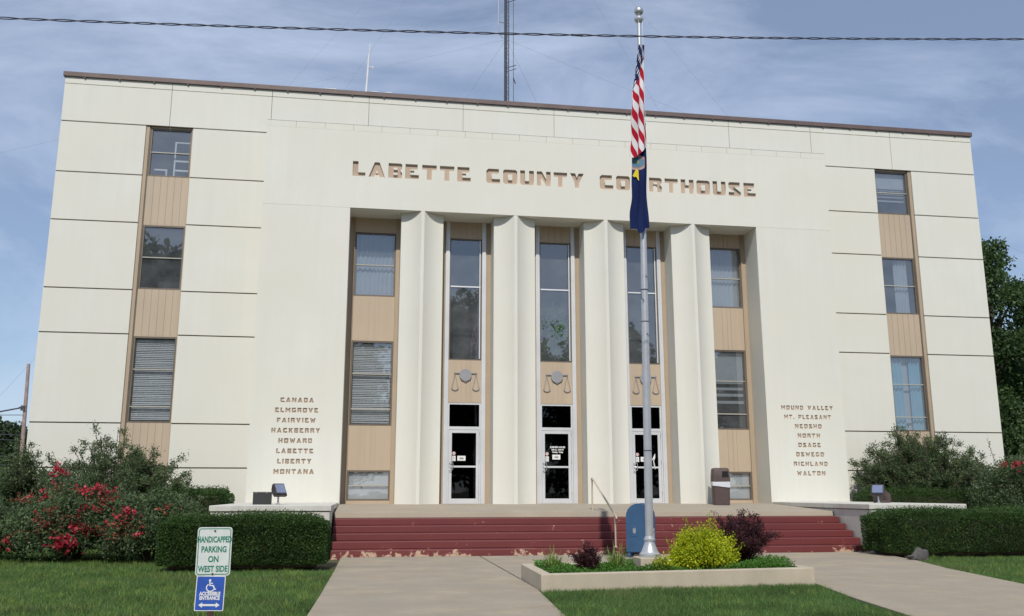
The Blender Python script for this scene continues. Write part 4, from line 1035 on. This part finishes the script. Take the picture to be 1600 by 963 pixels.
def mound(name, label, cat, base, rx, ry, h, leaf_n, leaf_size, lm, bm, group=None, seed=1, asp=0.55, lump=0.14, nl=40, shoots=0):
    """dense rounded bush: lumpy shell of foliage down to the ground round a core of stems, with a few stray shoots"""
    T = thing(name, label, cat, base, group); r = np.random.default_rng(seed); B = np.array(base); mb = MB()
    for i in range(26):
        az = r.random()*6.283; q = r.random()**0.5; e = B + np.array([math.cos(az)*rx*q*0.85, math.sin(az)*ry*q*0.85, h*(0.35+0.5*math.sqrt(1-q*q*0.9))])
        mb.tube([B+np.array([math.cos(az), math.sin(az), 0])*0.1*rx, (B+e)/2+r.normal(size=3)*0.05*h, e], [0.012*h, 0.008*h, 0.003*h], 5, False)
    C = unit(r.normal(size=(nl, 3))); C[:, 2] = np.abs(C[:, 2])*1.1-0.25; C = unit(C)
    cen = B + C*np.array([rx, ry, h*0.62])*(0.72+0.16*r.random((nl, 1))) + np.array([0, 0, h*0.36])
    rad = (0.24+0.16*r.random(nl))*min(rx, ry)
    n1 = int(leaf_n*0.75); k = r.integers(0, nl, n1); u = unit(r.normal(size=(n1, 3)))
    P1 = cen[k] + u*rad[k][:, None]*(r.random((n1, 1))**0.4)*(1+lump*r.normal(size=(n1, 1)))
    n2 = leaf_n-n1; u2 = unit(r.normal(size=(n2, 3))); u2[:, 2] = np.abs(u2[:, 2])*1.2-0.3
    P2 = B + np.array([0, 0, h*0.36]) + u2*np.array([rx, ry, h*0.60])*(0.55+0.38*r.random((n2, 1)))
    P = np.concatenate([P1, P2]); N = np.concatenate([u, unit(u2)])
    for i in range(shoots):
        c = cen[r.integers(nl)]; d = unit((c-B)[None]+np.array([[0, 0, h*0.5]]))[0]; L = 0.16*h+0.16*h*r.random()
        a = c + d*min(rx, ry)*0.30; mb.tube([a, a+d*L], [0.004*h, 0.002*h], 4, False); m_ = 26
        P = np.concatenate([P, a + d*L*r.random((m_, 1)) + r.normal(size=(m_, 3))*leaf_size*0.6]); N = np.concatenate([N, np.repeat(d[None], m_, 0)])
    g_ = P[:, 2] > B[2]+0.01; P = P[g_]; N = N[g_]
    mb.build('stems', bm, T); leaves_obj('foliage', leaf_verts(P, leaf_size, N, 0.35, asp, 0.15), lm, T)
    return T, P

def flowers(T, P, n, m, size, name='blossom', cluster=9, ysel=None, seed=1, sel=None, at=()):
    r = np.random.default_rng(seed)
    out = []
    cand = P if sel is None else P[sel(P)]
    for c in [np.array(q) for q in at] + list(cand[r.choice(len(cand), n)]):
        k = r.integers(cluster//2, cluster*2)
        ctr = c + np.array([0, -0.09, 0.05]) + r.normal(size=(k, 3))*np.array([0.12, 0.06, 0.07])
        for q in ctr:
            out.append(q + r.normal(size=(7, 3))*size*0.25)
    Q = np.concatenate(out)
    nd = np.tile(np.array([[0, -0.7, 0.6]]), (len(Q), 1))
    leaves_obj(name, leaf_verts(Q, size, nd, 0.3, 0.9), m, T)

# hedges
hedge('hedge', 'clipped dark green hedge behind the parking sign in front of the left pedestal', -9.25, -6.16, -8.85, -7.55, 0.935, 60000, 'clipped hedges', 1)
hedge('hedge', 'clipped dark green hedge in front of the right pedestal behind the rock', 5.78, 11.2, -7.65, -6.35, 0.95, 70000, 'clipped hedges', 2)
hedge('hedge', 'clipped hedge against the left wing behind the left pedestal', -11.0, -8.87, -2.75, -1.55, 1.46, 30000, 'clipped hedges', 3)
hedge('hedge', 'clipped hedge under the shrub behind the right pedestal and its floodlight', 8.74, 13.8, -1.75, -0.85, 1.46, 45000, 'clipped hedges', 4)

# big feathery shrubs against the wings
branchy('shrub', 'tall feathery grey green shrub against the left wing under its window column', 'shrub', (-11.75, -2.1, 0), 110, 2.75, 1.85, 0.26, 100000, 0.054, M['L_shrub'], M['twig'], 'feathery shrubs by the walls', 21, 0.46, 0.42, start=0.12)
branchy('shrub', 'narrow upright green shrub at the far left corner of the courthouse', 'shrub', (-13.85, -2.2, 0), 34, 2.7, 0.62, 0.25, 18000, 0.062, M['L_shrub'], M['twig'], 'feathery shrubs by the walls', 22, 0.32, 0.45, start=0.05)
branchy('shrub', 'tall dark feathery shrub against the right wing under its blue curtained window', 'shrub', (11.15, -0.8, 0), 130, 3.25, 2.5, 0.22, 120000, 0.058, M['L_shrub'], M['twig'], 'feathery shrubs by the walls', 23, 0.46, 0.42, flat=0.22, start=0.3)
T_, P_ = mound('rose_bush', 'grey green rose bush with one red bloom at the right edge behind the right hedge', 'rose bush', (13.05, -2.9, 0), 1.65, 1.1, 2.6, 60000, 0.058, M['L_rose'], M['twig'], 'red rose bushes', 24, nl=60, shoots=26)
flowers(T_, P_, 0, M['petal'], 0.05, 'blossom', 7, at=[(12.02, -3.5, 2.10), (12.16, -3.5, 2.08)], seed=9)
flowers(T_, P_, 3, M['petal_faded'], 0.035, 'faded_blossom', seed=19, sel=lambda P: (P[:, 1] < -4.0) & (P[:, 2] > 1.4))
# rose bushes on the left
T_, P_ = mound('rose_bush', 'broad rose bush full of red blooms in front of the left wing', 'rose bush', (-11.55, -5.7, 0), 1.38, 1.1, 1.50, 62000, 0.055, M['L_rose'], M['twig'], 'red rose bushes', 31, nl=60, shoots=26)
fsel = lambda P: ((P[:, 1] < -6.25) & (P[:, 2] > 0.2)) | ((P[:, 2] > 1.05) & (P[:, 1] < -5.4))
flowers(T_, P_, 22, M['petal'], 0.054, 'blossom', 14, seed=13, sel=fsel)
flowers(T_, P_, 22, M['petal_faded'], 0.044, 'faded_blossom', 11, seed=4, sel=fsel)
T_, P_ = mound('rose_bush', 'leafy rose bush with few blooms just left of the front hedge', 'rose bush', (-9.85, -6.3, 0), 0.98, 0.9, 1.38, 42000, 0.055, M['L_rose'], M['twig'], 'red rose bushes', 32, nl=44, shoots=18)
flowers(T_, P_, 5, M['petal'], 0.050, 'blossom', 13, seed=5, sel=lambda P: (P[:, 1] < -6.8) & (P[:, 2] > 0.5))
flowers(T_, P_, 5, M['petal_faded'], 0.040, 'faded_blossom', 9, seed=6, sel=lambda P: (P[:, 1] < -6.7))
T_, P_ = mound('rose_bush', 'rose bush with red blooms cut off by the left edge of the photo', 'rose bush', (-13.75, -5.6, 0), 0.95, 0.95, 1.45, 36000, 0.055, M['L_rose'], M['twig'], 'red rose bushes', 33, nl=44, shoots=16)
flowers(T_, P_, 10, M['petal'], 0.056, 'blossom', 14, seed=7, sel=lambda P: (P[:, 1] < -6.0) & (P[:, 2] > 0.5))
mound('shrub', 'dark green leafy bush beyond the roses at the left edge', 'shrub', (-16.4, -1.0, 0), 2.0, 1.3, 2.5, 40000, 0.075, M['L_tree'], M['twig'], None, 34, nl=50, shoots=20)

# planter bed
r5 = np.random.default_rng(5)
def in_bed(n):
    x = -2.8+r5.random(n)*4.0; y = -13.05+r5.random(n)*1.9
    t = (x+3.02)/4.4; lo = -12.99+0.47*t; keep = (y > lo) & (y < -11.40+0.25*t)
    return x[keep], y[keep]
x, y = in_bed(70000)
hgt = 0.10+0.07*np.sin(x*4.1)*np.sin(y*5.3)+0.10*np.exp(-((x-0.75)/0.5)**2)
P = np.stack([x, y, 0.16+r5.random(len(x))*np.maximum(hgt, 0.04)], 1)
GC = fast_mesh('ground_cover', leaf_verts(P, 0.026, None, 0, 0.7, 0.5), 4)
tag(link_mesh('ground_cover', GC, M['L_ground'], None, (-0.8, -12.1, 0.16)), 'bright green creeping ground cover filling the planter', 'ground cover', kind='stuff')
mound('golden_shrub', 'bright yellow green golden shrub in the planter right of the flagpole', 'shrub', (-0.20, -12.15, 0.16), 0.53, 0.46, 0.66, 24000, 0.032, M['L_yellow'], M['twig'], None, 41, 0.6, nl=60, shoots=34)
branchy('barberry', 'large dark purple barberry with arching twigs right of the golden shrub', 'shrub', (0.62, -11.75, 0.16), 80, 0.90, 0.60, 0.34, 26000, 0.027, M['L_purple'], M['purple_twig'], 'purple barberries in the planter', 42, 0.24, 0.6, start=0.15)
branchy('barberry', 'small dark purple barberry near the left end of the planter', 'shrub', (-2.12, -12.35, 0.16), 34, 0.40, 0.26, 0.25, 5000, 0.026, M['L_purple'], M['purple_twig'], 'purple barberries in the planter', 43, 0.10, 0.6, start=0.1)
branchy('golden_sprig', 'tiny yellow leaved sprig at the foot of the flagpole footing', 'plant', (-1.02, -12.55, 0.16), 16, 0.22, 0.20, 0.3, 1600, 0.035, M['L_yellow'], M['twig'], None, 44, 0.08, 0.6)
def tuft(x, y, n, L, label, seed):
    r = np.random.default_rng(seed); out = []
    for i in range(n):
        az = r.random()*6.283; lean = 0.25+0.75*r.random(); l = L*(0.7+0.5*r.random()); p = np.array([x+r.normal()*0.03, y+r.normal()*0.03, 0.16])
        d = np.array([math.cos(az), math.sin(az), 0]); sdv = np.array([-d[1], d[0], 0])*0.007
        pts = [p + d*l*lean*t*0.7 + np.array([0, 0, l*(t*1.15-lean*0.75*t*t)]) for t in (0, .35, .7, 1.0)]
        for a, b, w0, w1 in ((0, 1, 1, 1), (1, 2, 1, .8), (2, 3, .8, .1)):
            out += [pts[a]-sdv*w0, pts[a]+sdv*w0, pts[b]+sdv*w1, pts[b]-sdv*w1]
    me = fast_mesh('daylily', np.array(out), 4)
    return tag(link_mesh('daylily', me, M['L_blade'], None, (x, y, 0.16)), label, 'plant', 'grassy daylily tufts')
tuft(-2.62, -12.1, 70, 0.42, 'pale green grassy tuft at the left end of the planter', 1)
tuft(-1.62, -12.15, 90, 0.46, 'pale green grassy tuft between the small barberry and the flagpole', 2)

# ------------------------------------------------------------------ lawn
def inside(px_, py_, poly):
    c = np.zeros(len(px_), bool); n = len(poly)
    for i in range(n):
        (xa, ya), (xb, yb) = poly[i], poly[(i+1) % n]
        cond = ((ya > py_) != (yb > py_)) & (px_ < (xb-xa)*(py_-ya)/(yb-ya+1e-12)+xa); c ^= cond
    return c
r6 = np.random.default_rng(6)
def blades(x, y, hscale):
    n = len(x); P = np.stack([x, y, np.full(n, -0.03)], 1)
    az = r6.random(n)*6.283; h = hscale*(0.6+0.7*r6.random(n))*(1+0.35*smooth_noise(P, 1.6, 77))
    sd = np.stack([np.cos(az), np.sin(az), np.zeros(n)], 1)*0.0042
    tip = P + np.stack([r6.normal(size=n)*0.45*h, r6.normal(size=n)*0.45*h, h], 1)
    V = np.empty((n, 3, 3)); V[:, 0] = P-sd; V[:, 1] = P+sd; V[:, 2] = tip
    return V.reshape(-1, 3)
lawnL = [(-6.0, -8.9), (-6.06, -11.8), (-6.15, -15.3), (-6.35, -24), (-16, -24), (-22, -0.5), (-9.3, -0.5), (-9.2, -8.9)]
lawnC = [(-3.03, -13.24), (-3.24, -15.7), (-4.2, -25), (-0.95, -25), (0.66, -16.3), (0.97, -14.5), (1.38, -12.76)]
lawnR = [(6.06, -7.75), (5.70, -8.7), (5.13, -10.5), (4.48, -13.3), (3.0, -21), (16, -21), (16, -5), (11.3, -7.75)]
def scatter(poly, dens, ymin):
    xs, ys = [p[0] for p in poly], [p[1] for p in poly]; A = (max(xs)-min(xs))*(max(ys)-max(min(ys), ymin))
    n = int(A*dens); x = min(xs)+r6.random(n)*(max(xs)-min(xs)); y = max(min(ys), ymin)+r6.random(n)*(max(ys)-max(min(ys), ymin))
    jx, jy = x+0.03*np.sin(y*23+np.sin(x*17)), y+0.03*np.sin(x*21+np.sin(y*19))      # ragged edge along the paths
    k = inside(jx, jy, poly); return x[k], y[k]
for poly, lab, dens, h in ((lawnL, 'mown green lawn left of the walk around the sign post', 2200, 0.056), (lawnC, 'mown bright green lawn in front of the planter', 5200, 0.066), (lawnR, 'strip of lawn beyond the right walk below the hedge', 2200, 0.058)):
    x, y = scatter(poly, dens, -17.8)
    me = fast_mesh('lawn', blades(x, y, h), 3)
    tag(link_mesh('lawn', me, M['L_grass']), lab, 'grass', kind='stuff')

x, y = scatter(lawnL, 26, -17.8); x2, y2 = scatter(lawnC, 14, -17.8); x3, y3 = scatter(lawnR, 22, -17.8)
x = np.concatenate([x, x2, x3]); y = np.concatenate([y, y2, y3]); keep = r6.random(len(x)) < 0.55; x, y = x[keep], y[keep]
xx_ = np.repeat(x, 16)+r6.normal(size=len(x)*16)*0.035; yy_ = np.repeat(y, 16)+r6.normal(size=len(x)*16)*0.035
tag(link_mesh('grass_tufts', fast_mesh('grass_tufts', blades(xx_, yy_, 0.095), 3), M['L_blade']), 'taller pale grass tufts scattered through the lawns', 'grass', kind='stuff')

# ------------------------------------------------------------------ trees
def tree(name, label, base, H, crown_r, trunk_h, clumps, leaves, size, m, seed, group=None, cone=0.0, cat='tree'):
    T = thing(name, label, cat, base, group)
    r = np.random.default_rng(seed); B = np.array(base); mb = MB()
    mb.tube([B+np.array([0.0, 0, -0.1]), B+np.array([0.05, 0, trunk_h*0.6]), B+np.array([-0.05, 0.05, trunk_h*1.2]), B+np.array([0, 0, H*0.85])], [H*0.026, H*0.02, H*0.015, H*0.004], 9)
    pts = []; nrm = []
    for i in range(clumps):
        t = (i+0.5)/clumps; z = trunk_h*0.7 + (H-trunk_h*0.7)*t**0.9
        prof = (1-cone)*math.sqrt(max(0.03, 1-((t-0.40)/0.62)**2)) + cone*(1.05-t)
        az = i*2.399+r.random()*0.8; rad = crown_r*prof*(0.45+0.55*r.random())
        c = B + np.array([math.cos(az)*rad, math.sin(az)*rad, z])
        mb.tube([B+np.array([0, 0, z*0.78]), (B+np.array([0, 0, z*0.85])+c)/2, c], [H*0.008, H*0.005, H*0.002], 5, False)
        cr = crown_r*(0.20+0.20*r.random())*(0.6+0.6*prof)
        n = int(leaves/clumps*(cr/(crown_r*0.3))**1.5)
        u = unit(r.normal(size=(n, 3))); q = u*(r.random((n, 1))**0.45)*cr*np.array([1.15, 1.15, 0.75])
        q += r.normal(size=(n, 3))*cr*0.14
        pts.append(c+q); nrm.append(u)
    mb.build('trunk', M['bark'], T, smooth=True)
    P = np.concatenate(pts); N = np.concatenate(nrm)
    leaves_obj('crown', leaf_verts(P, size, N, 0.35, 0.65), m, T)
    return T
tree('tree', 'tall dark green tree with ragged crown close behind the right corner of the courthouse', (20.0, 7.0, -0.03), 11.6, 2.5, 2.2, 40, 36000, 0.155, M['L_tree'], 51, 'trees right of the courthouse', 0.45)
tree('tree', 'dense green tree at the right edge of the photo behind the corner tree', (24.2, 8.5, -0.03), 9.9, 2.6, 1.2, 40, 40000, 0.155, M['L_tree'], 52, 'trees right of the courthouse', 0.3)
tree('tree', 'low bushy tree filling the gap beside the right wall near the ground', (18.0, 3.5, -0.03), 4.4, 2.0, 0.6, 26, 20000, 0.14, M['L_tree'], 53, 'trees right of the courthouse', 0.2)
FARG = 'distant trees left of the courthouse'
tree('far_tree', 'distant dark tree with the highest crown left of the utility pole', (-33.0, 48, -0.03), 6.3, 3.2, 1.0, 28, 14000, 0.30, M['L_far'], 54, FARG)
tree('far_tree', 'distant rounded tree directly behind the utility pole', (-29.0, 46, -0.03), 5.5, 3.0, 1.0, 28, 14000, 0.30, M['L_far'], 55, FARG)
tree('far_tree', 'distant tree cut off by the left edge of the photo', (-38.0, 50, -0.03), 6.2, 3.6, 1.0, 28, 14000, 0.30, M['L_far'], 56, FARG)
tree('far_tree', 'nearer low tree in front of the distant trees at the left edge', (-23.0, 14, -0.03), 3.6, 2.4, 0.6, 26, 14000, 0.20, M['L_tree'], 57, FARG)
branchy('houseplant', 'leafy green houseplant behind the glass of the middle tall window', 'plant', (0.06, 0.55, 5.30), 34, 1.75, 0.45, 0.25, 7000, 0.085, M['L_ground'], M['twig'], None, 61, 0.2, 0.6, start=0.1)
# street trees across the road: only their reflections show, in the window glass
proto = tree('street_tree', 'leafy street tree across the road seen only reflected in the windows', (2.5, -43, -0.03), 15.5, 5.5, 3.0, 46, 22000, 0.42, M['L_tree'], 58, 'street trees across the road')
for xx, yy, ss, rz in ((-20.5, -41, 1.18, 1.1), (-9, -50, 0.9, 2.0), (14, -47, 0.95, 3.2), (27, -42, 1.0, 4.4)):
    c = dup(proto); c.location = (xx, yy, -0.03); c.scale = (ss, ss, ss); c.rotation_euler = (0, 0, rz)

# ------------------------------------------------------------------ mast, roof antenna, wires, utility pole
MXX, MYM = 0.95, 16.2
MT = thing('radio_mast', 'slender dark lattice radio mast with guy wires standing behind the courthouse', 'radio mast', (MXX, MYM, -0.03))
mb = MB(); legs = [(MXX+0.13*math.cos(t), MYM+0.13*math.sin(t)) for t in (R(100), R(220), R(340))]
for lx_, ly_ in legs: mb.tube([(lx_, ly_, -0.03), (lx_, ly_, 36)], 0.028, 6)
mb.build('legs', M['tower'], MT)
mb = MB(); z = 12.0; k = 0
while z < 35.5:
    for i in range(3):
        a, b_ = legs[i], legs[(i+1) % 3]
        if k % 2: a, b_ = b_, a
        mb.tube([(a[0], a[1], z), (b_[0], b_[1], z+0.40)], 0.011, 4, False)
    z += 0.40; k += 1
mb.build('lattice', M['tower'], MT)
mb = MB(); mb.tube([(MXX-0.02, MYM-0.2, 0), (MXX+0.0, MYM-0.2, 36)], 0.035, 6); mb.tube([(MXX-0.10, MYM-0.2, 0), (MXX-0.09, MYM-0.19, 25.0)], 0.02, 6); mb.build('feed_cable', M['cable'], MT)
mb = MB(); mb.tube([(MXX-0.42, MYM-0.1, 25.0), (MXX-0.42, MYM-0.1, 30.0)], 0.03, 8); mb.tube([(MXX-0.42, MYM-0.1, 25.3), (MXX, MYM, 25.3)], 0.02, 6); mb.tube([(MXX-0.42, MYM-0.1, 27.5), (MXX, MYM, 27.5)], 0.02, 6)
mb.tube([(MXX-0.42, MYM-0.1, 25.0), (MXX-0.36, MYM-0.1, 24.6), (MXX-0.2, MYM-0.1, 24.4)], 0.02, 6); mb.build('whip_antenna', M['steel'], MT)
mb = MB(); mb.tube([(MXX+0.36, MYM-0.1, 18), (MXX+0.36, MYM-0.1, 30)], 0.016, 6)
for zz in (22.6, 22.8, 26.5): mb.tube([(MXX+0.05, MYM, zz), (MXX+0.5, MYM-0.15, zz+0.12)], 0.018, 6)
mb.tube([(MXX+0.36, MYM-0.12, 22.2), (MXX+0.46, MYM-0.12, 21.9)], 0.03, 6); mb.build('side_antenna', M['tower'], MT)
for zt_, (ex, ey, ez) in ((24.4, (-46, 20, 11)), (24.4, (48, 22, 11)), (24.4, (-18, 40, 0)), (24.4, (22, 40, 0)), (35.5, (-23, 30, 0)), (35.5, (-30, 26, 0)), (35.5, (28, 28, 0)), (35.5, (38, 26, 0))):
    mb = MB(); mb.tube([(MXX, MYM, zt_), (ex, ey, ez)], 0.0055, 5, False); mb.build('guy_wire', M['guy'], MT)
AN = thing('roof_antenna', 'thin pale whip antenna clamped to the roof edge left of the mast', 'antenna', (-5.95, 1.2, 13.0))
mb = MB(); mb.tube([(-5.95, 1.2, 13.0), (-5.86, 1.2, 15.35)], 0.034, 8); mb.build('mast', M['whip'], AN)
mb = MB(); mb.tube([(-5.86, 1.2, 15.35), (-5.835, 1.2, 15.75)], 0.014, 6); mb.build('whip', M['whip'], AN)
mb = MB(); mb.tube([(-5.88, 1.2, 14.92), (-5.72, 1.2, 14.90)], 0.022, 6); mb.tube([(-5.72, 1.2, 14.85), (-5.72, 1.2, 14.97)], 0.014, 6); mb.tube([(-5.94, 1.2, 13.95), (-6.15, 1.15, 13.98)], 0.02, 6); mb.build('bracket', M['whip'], AN)

OC = thing('overhead_cable', 'twisted dark overhead service cable crossing the top of the sky', 'cable', (-3, -15.5, 7.2))
for s in (0, 1):
    path = []
    for i in range(521):
        x = -22+ i*(36/520); z = 7.37 + 0.0648*(x+3.0) + 0.0016*(x+3.0)**2
        a = 2*math.pi*x/0.62 + s*math.pi + 0.8*math.sin(x*0.9)
        path.append((x, -15.5+0.011*math.cos(a), z+0.011*math.sin(a)))
    mb = MB(); mb.tube(path, 0.0072, 6, False); mb.build('strand', M['cable'], OC, smooth=True)
mb = MB(); mb.box(-3.02, -2.84, -15.515, -15.485, 7.358, 7.388); mb.build('splice', M['cable'], OC, bevel=0.02)

UP = thing('utility_pole', 'weathered utility pole with wires at the left edge beside the courthouse corner', 'utility pole', (-25.15, 30, -0.03))
mb = MB(); mb.tube([(-25.05, 30, -0.03), (-25.30, 30, 8.75)], [0.135, 0.09], 10); mb.build('pole', M['wood_pole'], UP, smooth=True)
mb = MB(); mb.box(-25.42, -25.2, 29.82, 29.9, 6.0, 6.3); mb.tube([(-25.35, 29.85, 6.2), (-25.5, 29.8, 6.2)], 0.03, 6); mb.build('bracket', M['tower'], UP)
for z0, z1, rr_ in ((6.2, 3.6, 0.045), (5.75, 5.6, 0.02), (4.6, 5.0, 0.02), (4.3, 4.6, 0.02), (2.9, 3.1, 0.03), (2.6, 2.7, 0.03), (3.4, 3.4, 0.02)):
    mb = MB(); mb.tube([(-25.25, 29.85, z0), (-31, 29.0, (z0+z1)/2-0.08), (-37, 28, z1)], rr_, 5, False); mb.build('wire', M['cable'], UP)
